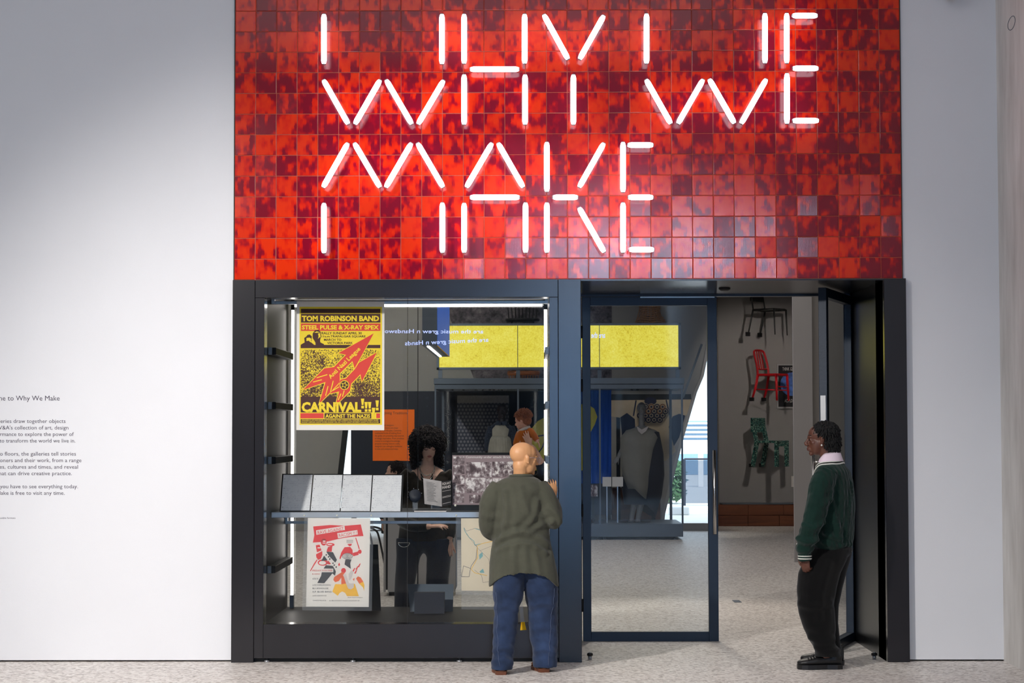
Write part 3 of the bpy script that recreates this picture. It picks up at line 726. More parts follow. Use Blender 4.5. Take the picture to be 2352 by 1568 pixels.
def redp(b):
    q2(b, [(200,195),(470,172),(700,185),(945,163),(988,345),(800,355),(620,385),(430,430),(195,447),(218,330)],1)
    q2(b, [(690,520),(780,515),(815,560),(822,640),(700,640),(660,640),(620,715),(612,690),(640,600)],1)
    q2(b, [(820,610),(905,585),(912,640),(825,662)],1); circ(b,930,590,28,34,1)
    q2(b, [(735,470),(808,465),(795,498),(765,505)],1); circ(b,675,885,38,40,1)
    q2(b, [(860,372),(872,370),(930,545),(915,552)],1)
    q2(b, [(245,630),(340,580),(345,640),(320,700),(280,720),(250,680)],1); circ(b,450,760,36,30,1); circ(b,350,760,80,50,1.0)
    q2(b, [(425,520),(500,500),(490,590),(410,590)],1)
    q2(b, [(240,490),(300,480),(330,570),(260,600)],1); circ(b,365,440,46,54,1); circ(b,470,480,66,26,1)
    q2(b, [(150,890),(215,770),(255,712),(268,720),(160,895)],1)
    q2(b, [(590,790),(610,760),(622,800),(600,818)],1)
    for x, y in ((850,870),(900,840),(880,900),(935,800)): q2(b, [(x-40,y+30),(x-10,y-20),(x+10,y-30),(x-15,y+35)],1)
L2('red_print', 'ink_scarlet', redp)
L2('white_strip', 'paper_white', lambda b: (q2(b, [(245,255),(690,185),(697,250),(250,327)],2), q2(b, [(577,300),(890,250),(900,320),(590,380)],2),
    circ(b,372,425,24,10,2), circ(b,372,455,30,8,2), circ(b,290,530,26,10,2), circ(b,345,765,56,30,2), circ(b,460,478,40,10,2), circ(b,400,520,30,34,2)))
def blackp(b):
    q2(b, [(420,590),(510,597),(572,720),(545,760),(390,600)],2); q2(b, [(370,650),(425,725),(325,738)],2)
    q2(b, [(400,800),(510,812),(556,900),(540,965),(500,930),(375,1083),(265,1080),(325,965),(335,912),(515,912),(515,855),(362,853)],2)
    q2(b, [(705,712),(800,710),(780,770),(790,860),(690,790)],2)
    for k in range(7):
        for j in range(3): circ(b,728+k*15,410+j*18,4.5,6,2,n=6)
    for x,y in ((405,640),(440,670),(460,705),(510,770),(530,800),(560,830)): circ(b,x,y,12,14,3,0.6,8)
L2('black_print', 'ink_black', blackp)
L2('white_print', 'paper_white', lambda b: (q2(b, [(345,590),(400,585),(590,860),(570,890),(345,620)],2.4), circ(b,735,660,82,50,2.4)))
def rings2(b):
    for rx,ry in ((78,46),(56,33),(34,20),(14,8)):
        pts = [(735+rx*math.cos(t), 660+ry*math.sin(t)) for t in [2*math.pi*k/26 for k in range(27)]]
        line_px(b, [c2(*p) for p in pts], 1.0, QY-0.0007*3)
    for x,y in ((405,640),(440,670),(460,705),(510,770),(530,800),(560,830)): circ(b,x,y,10,12,3.2,0.6,8)
L2('cap_lines', 'ink_black', rings2)
L2('orange_print', 'ink_orange', lambda b: (q2(b, [(655,905),(692,925),(600,1050),(545,1068),(515,1030),(530,985)],1.4), q2(b, [(640,990),(660,950),(690,1000),(715,1090),(640,1100)],1.4), q2(b, [(900,975),(945,995),(985,1060),(920,1090),(870,1010)],1.4), q2(b,[(820,1020),(850,1000),(840,1050)],1.4)))
L2('yellow_print', 'ink_amber', lambda b: (q2(b, [(545,1097),(640,1100),(715,1085),(740,1150),(790,1180),(835,1150),(835,1095),(852,1092),(915,1287),(730,1285),(700,1235),(655,1212),(615,1235),(585,1280),(500,1215)],1.4), q2(b, [(920,1090),(985,1060),(1002,1110),(998,1205),(980,1150)],1.4)))
L2('saxophone_print', 'paper_pale', lambda b: (q2(b, [(668,950),(712,935),(760,1080),(800,1090),(835,1080),(838,1130),(800,1178),(750,1170),(715,1090)],2), q2(b, [(755,940),(800,880),(835,900),(800,1000),(780,1040),(755,1030)],2)))
L2('title_lettering', 'ink_scarlet', lambda b: (t2(b,'RAVE AGAINST',268,235,680,285,3,0.0,rot=R(9)), t2(b,'RACISM !! !',600,290,885,340,3,0.0,rot=R(9))))
L2('red_lettering', 'ink_red', lambda b: (t2(b,'FRIDAY 5TH FEB',185,872,500,897,3), t2(b,'8.30PM',185,930,300,948,3)))
L2('grey_lettering', 'ink_grey', lambda b: [t2(b,s,x0,y0,x1,y1,3) for (s,x0,y0,x1,y1) in (('\u00a35/3',190,1000,275,1024),('LOCOMOTOWN',190,1100,472,1125),('BLUESHOUSE',190,1152,440,1176),
   ('H.P. BLUES BAND',190,1205,492,1230),('LATE BAR/FOOD',190,1270,410,1288),("CHATS PALACE",195,1345,400,1362),('42 BROOKSBYS WALK HACKNEY E9',450,1348,925,1364),('Anti Nazi League',740,1298,975,1318))])
# ------------------------------------------------------------------ map in a clear sleeve
MY = 0.325
def c3(cx, cy): return (580+cx/3.136, 1060+cy/3.136)
b3 = P(1110,1365,MY)
mp_ = thing('area_map', (b3.x,MY,b3.z), 'cream hand-coloured street map in a clear sleeve hanging below the shelf', 'map')
MB().add([P(*p,MY-0.012) for p in ((1047,1189),(1186,1189),(1186,1366),(1047,1365))], [(0,1,2,3)]).build('clear_sleeve', 'sleeve_film', mp_)
MB().add([P(*p,MY+0.03) for p in ((1060,1350),(1190,1350),(1190,1400),(1060,1399))], [(0,1,2,3)]).build('lower_sleeve', 'sleeve_film', mp_)
MB().prism([P(*p,MY) for p in ((1059,1190),(1180,1190),(1180,1357),(1060,1356))], (0,0.002,0)).build('paper', 'paper_cream', mp_)
def ml(b, pts, w, l=1): line_px(b, [c3(*p) for p in pts], w, MY-0.0007*l)
def mline(b):
    ml(b, [(1525,478),(1540,500),(1600,480),(1700,495),(1740,560)],0.6); ml(b, [(1600,595),(1618,610),(1610,700),(1575,750),(1570,768),(1520,750),(1505,828),(1560,828),(1570,768)],1.0)
    ml(b, [(1540,520),(1620,620),(1700,700),(1730,860)],0.5); ml(b, [(1640,640),(1740,600),(1800,640)],0.5); ml(b, [(1600,780),(1650,820),(1660,870),(1720,860)],0.6)
mln = lay('street_lines', 'ink_grey', mline, mp_)
lay('river_lines', 'ink_teal', lambda b: (ml(b, [(1522,475),(1530,500),(1560,545),(1595,572),(1600,600),(1650,590)],1.4), ml(b, [(1600,480),(1660,500),(1690,540)],1.2),
   poly_px(b, [c3(*p) for p in ((1632,670),(1655,650),(1660,680),(1635,705))], MY-0.0007), poly_px(b, [c3(*p) for p in ((1635,790),(1660,770),(1670,800),(1640,800))], MY-0.0007)), mp_)
lay('border_lines', 'ink_amber', lambda b: (ml(b, [(1620,605),(1650,590),(1730,572),(1800,560)],1.2,1.5), ml(b, [(1618,610),(1622,690),(1600,730),(1575,775),(1600,800),(1690,820)],1.2,1.5)), mp_)
# ------------------------------------------------------------------ lyric sheets leaning on the shelf
TOPX = [(651,718),(721,786.5),(788.5,854.5),(857,923)]; BOTX = [(645,711),(713.5,780),(782.5,849.5),(852,919.5)]
LABS = ['first handwritten sheet leaning on the shelf, next to the lit edge strip','second handwritten sheet from the lit edge strip, leaning on the shelf',
        'third handwritten sheet from the lit edge strip, leaning on the shelf','fourth handwritten sheet on the shelf, nearest the curly-haired woman']
YB, YT = 0.52, 0.68
for i in range(4):
    (a,b),(c,d) = TOPX[i], BOTX[i]
    yt = 1090+i*0.4; yb = 1172+i*0.6
    base = P((c+d)/2, yb, YB)
    t = thing('lyric_sheet', (base.x,YB,zs1-0.004), LABS[i], 'paper sheet', 'handwritten sheets on the shelf')
    n = (P(a,yt,YT)-P(c,yb,YB)).cross(P(d,yb,YB)-P(c,yb,YB)).normalized()
    if n.y > 0: n = -n
    MB().prism([P(a,yt,YT),P(b,yt,YT),P(d,yb,YB),P(c,yb,YB)], -n*0.0015).build('paper', 'handwriting', t)
    tl, tr_, br_, bl = P(a,yt,YT), P(b,yt,YT), P(d,yb,YB), P(c,yb,YB); up = (tl-bl)*0.035; el = (tr_-tl)*(0.045 if i == 0 else 0.012); er = (tr_-tl)*(0.06 if i == 3 else 0.012)
    MB().prism([q-n*0.003 for q in (tl+up-el, tr_+up+er, br_-up*0.7+er, bl-up*0.7-el)], -n*0.004).build('backing_sleeve', 'black_gloss', t)
    for k in range(4):
        f = 0.12+0.262*k; q = P(a,yt,YT).lerp(P(c,yb,YB),f) + Vector((0.012,0,0)) + n*0.0006
        e1 = Vector((1,0,0)); e2 = n.cross(e1)
        h = MB().add([q+e1*0.0026*math.cos(2*math.pi*j/10)+e2*0.0026*math.sin(2*math.pi*j/10) for j in range(10)], [tuple(range(10))])
        h.build('punch_hole', 'ink_black', t)
# ------------------------------------------------------------------ booklets, disc, newspaper board, stands
zsh = zs1-0.004
bk = P(1004,1165,0.70)
t = thing('open_booklet', (bk.x,0.7,zsh), 'open booklet with black cover standing on a clear stand before the curly-haired woman', 'booklet')
spy = 0.74
pgl = [P(972,1098,0.64),P(1014,1105,spy),P(1015,1163,spy),P(975,1157,0.64)]
cvr = [P(1014,1105,spy),P(1037,1102,0.60),P(1037,1157,0.60),P(1015,1163,spy)]
MB().prism(pgl, (0,0.006,0)).build('page', 'paper_pale', t); MB().prism(cvr, (0,0.006,0)).build('cover', 'ink_black', t)
cb = MB()
def cov(u, v): 
    a = cvr[0].lerp(cvr[1],u); b = cvr[3].lerp(cvr[2],u); return a.lerp(b,v)+Vector((-0.0008,-0.0012,0))
for s_, v0, v1 in (('SQUAT',0.06,0.17),('HAND',0.20,0.31)):
    vs, fs = text_mesh(s_,0.02); lo, hi = vs.min(0), vs.max(0)
    cb.add([cov(0.08+0.86*(v[0]-lo[0])/(hi[0]-lo[0]), v1+(v0-v1)*(v[1]-lo[1])/(hi[1]-lo[1])) for v in vs], fs)
for v in (0.40,0.62,0.66,0.9):
    cb.add([cov(0.08,v),cov(0.95,v),cov(0.95,v+0.012),cov(0.08,v+0.012)], [(0,1,2,3)])
cb.build('cover_lettering', 'paper_pale', t, fix=False)
lb = MB()
for k in range(14):
    v0 = 0.12+k*0.055
    a = pgl[0].lerp(pgl[3],v0).lerp(pgl[1].lerp(pgl[2],v0),0.15); b = pgl[0].lerp(pgl[3],v0).lerp(pgl[1].lerp(pgl[2],v0),0.15+0.65*random.uniform(0.6,1))
    a2 = a+Vector((0,0,-0.0022)); b_2 = b+Vector((0,0,-0.0022)); o_ = Vector((0,-0.0012,0)); lb.add([a+o_,b+o_,b_2+o_,a2+o_], [(0,1,2,3)])
lb.build('page_lines', 'ink_grey', t, fix=False)
MB().box((bk.x-0.05,0.76,zsh),(bk.x+0.02,0.763,zsh+0.17)).box((bk.x-0.05,0.62,zsh),(bk.x+0.02,0.763,zsh+0.003)).build('clear_stand', 'acrylic', t)
fx0, fx1 = P(953,1172,0.55).x, P(1026,1172,0.55).x
t = thing('flat_booklet', ((fx0+fx1)/2,0.6,zsh), 'thin black booklet lying flat on the shelf below the open booklet', 'booklet')
MB().box((fx0,0.46,zsh),(fx1,0.66,zsh+0.008)).build('page_block', 'paper_pale', t)
MB().box((fx0+0.002,0.462,zsh+0.008),(fx1-0.004,0.662,zsh+0.011)).build('cover', 'ink_black', t)
dc = P(953,1138,0.72)
t = thing('round_badge', (dc.x,0.72,zsh), 'round navy disc on a clear stand beside the handwritten sheets', 'badge')
MB().lathe(dc, [(0.0,-0.006),(0.044,-0.005),(0.048,0.0),(0.048,0.006),(0,0.008)], 32, 'y').build('disc', 'navy_paint', t, True)
MB().box((dc.x-0.02,0.735,zsh),(dc.x+0.02,0.738,dc.z)).box((dc.x-0.02,0.70,zsh),(dc.x+0.02,0.738,zsh+0.003)).build('clear_stand', 'acrylic', t)
for a in (20,60,100,150,190): MB().ell(dc+Vector((0.054*math.cos(R(a)),-0.004,0.054*math.sin(R(a)))), 0.0035, None, 8, 6).build('pin', 'silver', t, True)
NYB, NYT = 0.62, 0.72
nb0 = P(1040,1172,NYB)
t = thing('newspaper_board', (nb0.x+0.2,NYB,zsh), 'mounted newspaper spread of grey photographs leaning on the shelf behind the bald visitor', 'newspaper')
def nf(x, y):
    f = (1172-y)/132.0; return P(x, y, NYB+(NYT-NYB)*f)
def nq(mb, x0,y0,x1,y1, l=1): mb.add([nf(x0,y0)+Vector((0,-0.0007*l,0)),nf(x1,y0)+Vector((0,-0.0007*l,0)),nf(x1,y1)+Vector((0,-0.0007*l,0)),nf(x0,y1)+Vector((0,-0.0007*l,0))],[(0,1,2,3)])
MB().prism([nf(1038,1039),nf(1226,1039),nf(1226,1172),nf(1036,1172)], (0,0.012,0)).build('board', 'case_panel', t)
m_ = MB(); nq(m_,1039,1045,1222,1159,1); m_.build('newsprint', 'paper_mauve', t, fix=False)
for i,(x0,y0,x1,y1) in enumerate(((1041,1048,1067,1066),(1041,1068,1067,1088),(1041,1091,1067,1111),(1041,1113,1067,1132),(1041,1135,1066,1154),(1070,1061,1129,1095),(1131,1060,1200,1095),(1069,1097,1130,1132),(1132,1098,1200,1132),(1078,1136,1104,1155),(1110,1136,1150,1155))):
    m_ = MB(); nq(m_,x0,y0,x1,y1,2); m_.build('picture', 'photo_print_%d' % (i%4), t, fix=False)
m_ = MB(); put_text(m_, 'Community under attack: Brick Lane', (1070,1046.5,1190,1053.5), 0, 0.01, fn=lambda a,b: nf(a,b)+Vector((0,-0.0014,0))); m_.build('headline', 'paper_pale', t, fix=False)
m_ = MB(); put_text(m_, 'NF', (1137,1080,1146,1087), 0, 0.01, fn=lambda a,b: nf(a,b)+Vector((0,-0.0022,0))); put_text(m_, 'IF', (1159,1068,1167,1075), 0, 0.0, fn=lambda a,b: nf(a,b)+Vector((0,-0.0022,0))); m_.build('picture_lettering', 'paper_white', t, fix=False)
MB().ell(nf(1046,1160)+Vector((0,-0.004,0)), (0.009,0.004,0.009), None, 10, 6).build('pin', 'screw_cap', t, True)
gy = 1.0
g0 = P(988,1396,gy)
t = thing('label_stand', (g0.x,gy,CZ0), 'leaning grey panel with a dark block before it on the case floor', 'label stand')
ya, yb_ = 0.95, 1.08
pa = [P(936,1341,yb_),P(1042,1341,yb_),Vector((P(1040,1398,ya).x,ya,CZ0)),Vector((P(942,1398,ya).x,ya,CZ0))]
MB().prism(pa, (0,0.006,0)).build('panel', 'grey_metal', t)
MB().box((P(952,1380,0.8).x,0.78,CZ0),(P(1021,1380,0.8).x,0.86,P(988,1360,0.8).z)).build('block', 'navy_paint', t)
t = thing('backing_board', (P(840,1392,1.1).x,1.1,CZ0), 'black leaning board standing on the case floor behind the gig poster', 'board')
MB().prism([P(800,1250,1.2),P(868,1250,1.2),Vector((P(875,1392,1.05).x,1.05,CZ0)),Vector((P(795,1392,1.05).x,1.05,CZ0))], (0,0.01,0)).build('panel', 'black_matte', t)
MB().bar(Vector((P(830,1300,1.2).x,1.2,P(830,1260,1.2).z)), (P(830,1300,1.2).x,1.27,CZ0), 0.03, 0.01).build('strut', 'black_matte', t)
# mirrored captions: reflection of an unseen screen, drawn as glowing letters on the glass
cap = thing('caption_reflection', (P(1000,790,1.33).x,1.33,P(1000,790,1.33).z), 'pale blue reversed caption, a screen reflection drawn as glowing letters on the rear glass', 'reflection')
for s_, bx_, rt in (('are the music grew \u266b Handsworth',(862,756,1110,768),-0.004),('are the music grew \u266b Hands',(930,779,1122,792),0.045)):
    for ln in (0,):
        m_ = MB(); put_text(m_, s_.replace('\u266b','n'), bx_, 1.335, 0.006, mirror=True, rot=rt); m_.build('caption', 'reflection_glow', cap, fix=False)
m_ = MB(); put_text(m_, 'are the', (1358,763,1390,776), RY-0.012, 0.006, mirror=True); o = m_.build('caption_reflection', 'reflection_glow', None, fix=False)
tag(o, 'short reversed caption, a screen reflection drawn as glowing letters on the closed door', 'reflection')  # same screen reflection, put in as emissive letters on the door glass
# ------------------------------------------------------------------ gallery shell
GZ = 4.6; BY = 18.8
X1648 = P(1646,1000,BY).x; XCH = P(1650,1000,20.9).x
struct('ceiling_gallery', MB().box((-9.3,0.3,GZ),(6.4,21.3,GZ+0.2)), 'grey_paint', 'grey ceiling of the gallery')
struct('wall_gallery_left', MB().box((-9.3,0.3,0),(-9.0,19.0,GZ)), 'grey_paint', 'grey side wall of the gallery')
struct('wall_gallery_right', MB().box((6.1,0.3,0),(6.4,21.3,GZ)).box((XR,0,0),(6.4,0.3,GZ)), 'grey_paint', 'grey side wall of the gallery beyond the doorway')
def holed(name, outer, holes, Y, th, m, label):
    "upright wall with openings, outlines given in pixels at depth Y"
    L = [[P(*p, Y) for p in outer]] + [[P(*p, Y) for p in h] for h in holes]
    flat = [v for l in L for v in l]; tr = [tuple(t) for t in tessellate_polygon(L)]
    mb = MB(); n = len(flat); back = [v+Vector((0,th,0)) for v in flat]
    mb.add(flat+back, tr+[tuple(i+n for i in t[::-1]) for t in tr])
    o = 0
    for l in L:
        k = len(l)
        for i in range(k):
            a, b = o+i, o+(i+1)%k
            mb.f.append((a,b,b+n,a+n)); mb.mi.append(0)
        o += k
    return struct(name, mb, m, label)
HOLE_R = [(1520,1217),(1524,1180),(1545,1090),(1568,1000),(1597,900),(1613,862),(1629,780),(1641,760),(1641,1217)]
HOLE_L = [(798,940),(906,940),(906,1216.5),(767,1216.5)]
wb = holed('wall_back', [(20,1220),(20,360),(1646,360),(1646,1220)], [HOLE_R, HOLE_L], BY, 0.2, 'grey_paint', 'grey rear wall of the gallery with slanted window openings')
struct('wall_back_side', MB().add([(X1648,BY,0),(XCH,20.9,0),(XCH,20.9,GZ),(X1648,BY,GZ),(X1648-0.02,BY,0),(XCH-0.02,20.9,0),(XCH-0.02,20.9,GZ),(X1648-0.02,BY,GZ)],[(0,1,2,3),(7,6,5,4),(3,2,6,7),(0,3,7,4),(1,5,6,2),(0,4,5,1)]), 'grey_paint', 'short grey return wall beside the tall window')
struct('wall_chairs', MB().box((XCH-0.02,20.9,0),(6.4,21.2,GZ)), 'grey_paint', 'grey wall with chairs hung one above another')
struct('trim_2', MB().box((XCH,20.87,0),(P(1699,1000,20.87).x,20.9,GZ)), 'grey_paint', 'shallow upright band at the edge of the chair wall')
# slanted window: panes and frames
w = thing('window_1', (P(1580,1217,BY).x,BY,0), 'tall slanted window showing the bright street', None, None, 'structure')
MB().prism([P(*p,BY+0.10) for p in HOLE_R], (0,0.008,0)).build('pane', 'case_glass', w)
edge = [(1520,1217),(1524,1180),(1545,1090),(1568,1000),(1597,900),(1613,862),(1629,780)]
for p, q in zip(edge, edge[1:]):
    MB().bar(P(*p,BY+0.02), P(*q,BY+0.02), 0.05, 0.08, up=(0,1,0)).build('frame', 'pale_grey_paint', w)
MB().bar(P(1520,1215,BY), P(1641,1215,BY), 0.05, 0.2).build('sill', 'pale_grey_paint', w)
MB().bar(P(1481,1160,17.9), P(1612,790,17.9), 0.035, 0.02, up=(0,1,0)).build('guide_rail', 'grey_metal', w)
w = thing('window_2', (P(830,1217,BY).x,BY,0), 'narrow window glimpsed beside the dark panel', None, None, 'structure')
MB().prism([P(*p,BY+0.10) for p in HOLE_L], (0,0.008,0)).build('pane', 'case_glass', w)
MB().bar(P(799,940,BY), P(768,1216,BY), 0.09, 0.08, up=(0,1,0)).build('frame', 'black_matte', w)
# rough dark plaster field on the rear wall
MB().prism([P(*p,BY-0.01) for p in ((1004,560),(1405,560),(1405,898),(1100,898),(1035,735))], (0,0.012,0)).build('plaster_field', 'dark_plaster', wb)
# free-standing dark panel with its orange text panel
NY = 17.8
t = thing('exhibition_panel', (P(1000,1217,NY).x,NY,0), 'tall navy exhibition panel behind the glass case', 'panel')
px0, px1 = P(806,1000,NY).x, P(1404,1000,NY).x; pz = P(1000,898,NY).z
MB().box((px0,NY,0.30),(px1,NY+0.06,pz)).build('board', 'navy_paint', t)
for x in (px0+0.05, (px0+px1)/2, px1-0.05): MB().box((x-0.04,NY,0),(x+0.04,NY+0.06,0.30)).build('foot', 'black_matte', t)
OY = NY-0.012
t = thing('text_panel', (P(904,1058,OY).x,OY,P(904,1058,OY).z), 'orange text panel on the navy exhibition panel', 'sign')
MB().prism([P(856,940,OY),P(952,940,OY),P(952,1058,OY),P(856,1058,OY)], (0,0.01,0)).build('board', 'orange_panel', t)
ob = MB(); put_text(ob, 'Reimagining Traditions', (861,945,936,953), OY-0.002)
for k, s_ in enumerate(('As artists and designers','look for the future can mean','learning from the past. Centuries','traditional forms of making from','the globe are providing vital sources','of design inspiration. From practices','rooted in ecological knowledge','projects reviving historic crafts,','designers can reimagine traditions','in new and unexpected ways.')):
    vs, fs = text_mesh(s_); ob.add([P(861+float(v[0])*4.55, 978+k*6.05-float(v[1])*5.4, OY-0.002) for v in vs], fs)
ob.build('lettering', 'ink_brown', t, fix=False)
# ------------------------------------------------------------------ second glass case with light box on top
KY = 16.0; KD = 1.5
kx0, kx1 = P(998,1000,KY).x, P(1571,1000,KY).x
kz0, kz1, kz2 = P(1280,1203,KY).z, P(1280,893,KY).z, P(1280,868,KY).z
t = thing('glass_case', ((kx0+kx1)/2,KY,0), 'long grey framed glass case holding two dressed mannequins', 'display case')
MB().cbox((kx0,KY,0.045),(kx1-0.02,KY+KD,kz0),0.004).build('base', 'grey_metal', t)
MB().cbox((kx0-0.01,KY-0.01,kz1+0.075),(kx1+0.01,KY+KD,kz2),0.004).build('top_beam', 'grey_metal', t)
MB().cbox((kx0,KY,kz1),(kx1,KY+KD,kz1+0.07),0.004).build('lower_beam', 'grey_metal', t)
for x in (1000,1190,1378,1567):
    X = P(x,1000,KY).x
    MB().cbox((X-0.014,KY+0.005,kz0),(X+0.014,KY+0.035,kz1),0.002).build('post', 'grey_metal', t)
for x in (1008,1556): MB().cbox((P(x,1000,KY).x-0.02,KY+KD-0.04,kz0),(P(x,1000,KY).x+0.02,KY+KD,kz1),0.002).build('post', 'grey_metal', t)
for a, b in ((1001,1189),(1191,1377),(1379,1566)): MB().box((P(a,1000,KY).x,KY+0.012,kz0),(P(b,1000,KY).x,KY+0.018,kz1)).build('pane', 'case_glass', t)
for x in (1012,1190,1372,1388,1550): MB().lathe((P(x,1000,KY).x,KY+0.08,0), [(0.03,0),(0.03,0.012),(0.012,0.014),(0.012,0.05)], 10).build('levelling_foot', 'silver', t, True)
for i, x in enumerate((1043,1067,1093,1105,1125,1135,1141,1157,1235,1246,1252,1455,1466,1502,1513,1541)):
    c = P(x,885,KY+0.3)
    m_ = MB().tube([c+Vector((0,0,0.02)),c+Vector((random.uniform(-.04,.04),-0.02,-0.07))], 0.022, 10); m_.tube([c+Vector((0,0,0.0)),Vector((c.x,c.y,kz1))], 0.008, 6)
    m_.build('spotlight', 'black_matte', t, True)
ly0, ly1 = P(1280,742,KY+0.5).z, P(1280,848,KY+0.5).z
lx0, lx1 = P(1003,800,KY+0.5).x, P(1564,800,KY+0.5).x; LYY = KY+0.5
t = thing('light_box', ((lx0+lx1)/2,LYY,kz2), 'long glowing yellow light box standing on the glass case', 'light box')
fw = 0.035
MB().box((lx0,LYY,ly1),(lx1,LYY+0.12,ly1+fw)).box((lx0,LYY,ly0-fw),(lx1,LYY+0.12,ly0)).box((lx0,LYY,ly1),(lx0+fw,LYY+0.12,ly0)).box((lx1-fw,LYY,ly1),(lx1,LYY+0.12,ly0)).build('frame', 'grey_metal', t)
MB().box((lx0+0.01,LYY+0.09,ly1+0.01),(lx1-0.01,LYY+0.12,ly0-0.01)).build('back', 'grey_metal', t)
xs = [lx0+fw, P(1189,800,LYY).x, P(1377,800,LYY).x, lx1-fw]
for a, b in zip(xs, xs[1:]): MB().box((a+0.004,LYY+0.02,ly1+fw),(b-0.004,LYY+0.03,ly0-fw)).build('light_panel', 'yellow_lightbox', t)
for a in xs[1:3]: MB().box((a-0.005,LYY+0.012,ly1+fw),(a+0.005,LYY+0.03,ly0-fw)).build('divider', 'grey_metal', t)
for x in (1011,1190,1377,1557): MB().box((P(x,850,LYY).x-0.03,LYY+0.02,kz2),(P(x,850,LYY).x+0.03,LYY+0.08,ly1)).build('leg', 'grey_metal', t)
# blue box hanging from the ceiling
hb = P(1005,793,9.0); 
mat('blue_face', (52,116,236), 0.5, var=0.04, scale=1.5, emit=0.15)
t = thing('hanging_sign_box', (hb.x,9.0,hb.z), 'blue sided box hanging from the gallery ceiling', 'sign')
MB().box((hb.x-0.18,9.0,hb.z),(hb.x-0.004,12.5,GZ)).build('body', 'grey_metal', t)
MB().box((hb.x-0.004,9.0,hb.z),(hb.x,12.5,GZ)).build('blue_face', 'blue_face', t)
MB().box((hb.x-0.13,9.1,hb.z-0.012),(hb.x-0.10,12.3,hb.z)).build('light_slot', 'small_lamp_glow', t)
MB().box((hb.x-0.006,9.0,hb.z-0.006),(hb.x+0.002,12.5,hb.z)).build('edge', 'ink_amber', t)
# patterned cloth behind the dress
def dots_mat():
    m, nt, b = new_mat('dotted_cloth')
    g = nt('ShaderNodeTexCoord').outputs['Object']; s = nt('ShaderNodeSeparateXYZ', {0: g})
    p = 0.056
    row = nt.math('FLOOR', nt.math('DIVIDE', s.outputs[2], p))
    u = nt.math('SUBTRACT', nt.math('FRACT', nt.math('ADD', nt.math('DIVIDE', s.outputs[0], p), nt.math('MULTIPLY', nt.math('MODULO', row, 2.0), 0.5))), 0.5)
    v = nt.math('SUBTRACT', nt.math('FRACT', nt.math('DIVIDE', s.outputs[2], p)), 0.5)
    r = nt.math('SQRT', nt.math('ADD', nt.math('MULTIPLY', u, u), nt.math('MULTIPLY', v, v)))
    nt.l.new(nt.ramp(r, [(0.10, lin((90,92,102))), (0.14, lin((136,136,142))), (0.27, lin((136,136,142))), (0.33, lin((70,73,86)))]), b.inputs['Base Color'])
    b.inputs['Roughness'].default_value = 0.9
dots_mat()
mat('cloth_grey', (150,148,146), 0.9, var=0.1, scale=30)
t = thing('dotted_textile', (P(1109,1200,KY+1.2).x,KY+1.2,kz0), 'grey textile with rows of pale rings hanging behind the printed dress', 'textile')
MB().box((P(1050,1000,KY+1.2).x,KY+1.2,kz0+0.1),(P(1169,1000,KY+1.2).x,KY+1.21,P(1100,925,KY+1.2).z)).build('cloth', 'dotted_cloth', t)
MB().box((P(1050,1000,KY+1.2).x,KY+1.198,P(1100,925,KY+1.2).z),(P(1169,1000,KY+1.2).x,KY+1.212,P(1100,908,KY+1.2).z)).build('header_band', 'cloth_grey', t)
for x in (1051,1168): MB().box((P(x,1000,KY+1.2).x-0.01,KY+1.215,kz0),(P(x,1000,KY+1.2).x+0.01,KY+1.235,P(1100,908,KY+1.2).z)).build('stand_post', 'black_matte', t)
# blue and yellow banner
mat('cloth_blue', (28,88,190), 0.85, var=0.12, scale=5, stretch=(4,1,0.4)); mat('cloth_yellow', (206,196,52), 0.85, var=0.10, scale=6, stretch=(8,1,0.3))
t = thing('printed_banner', (P(1300,1200,KY+0.9).x,KY+0.9,kz0), 'blue banner with a large yellow rounded shape inside the glass case', 'banner')
def drape(x0, x1, y0, y1, Y, nx=24, ny=6, amp=0.03):
    mb = MB(); vs = []; 
    for j in range(ny+1):
        for i in range(nx+1):
            p = P(x0+(x1-x0)*i/nx, y0+(y1-y0)*j/ny, Y); p.y += amp*math.sin(i*1.7+0.3*j)*(0.4+0.6*j/ny); vs.append(p)
    fs = [(j*(nx+1)+i, j*(nx+1)+i+1, (j+1)*(nx+1)+i+1, (j+1)*(nx+1)+i) for j in range(ny) for i in range(nx)]
    mb.add(vs, fs); mb.add([v+Vector((0,0.008,0)) for v in vs], [f[::-1] for f in fs]); return mb
drape(1330,1404,893,1110,KY+0.95).build('blue_cloth', 'cloth_blue', t, True)
drape(1240,1330,1070,1190,KY+0.95).build('blue_cloth', 'cloth_blue', t, True)
MB().prism([P(*p,KY+0.85) for p in ((1212,1060),(1213,1010),(1220,985),(1235,967),(1255,956),(1300,940),(1345,925),(1365,938),(1372,957),(1366,975),(1352,1000),(1340,1080),(1213,1080))], (0,0.03,0)).build('yellow_shape', 'cloth_yellow', t)
m_ = MB(); line_px(m_, [(1228,1003),(1250,999),(1250,1015),(1246,1027),(1236,1040)], 3.0, KY+0.848); m_.build('drawn_line', 'navy_paint', t, fix=False)
MB().box((P(1300,1200,KY+0.9).x-0.02,KY+0.985,kz0),(P(1300,1200,KY+0.9).x+0.02,KY+1.02,P(1300,893,KY+0.9).z)).build('stand_post', 'black_matte', t)
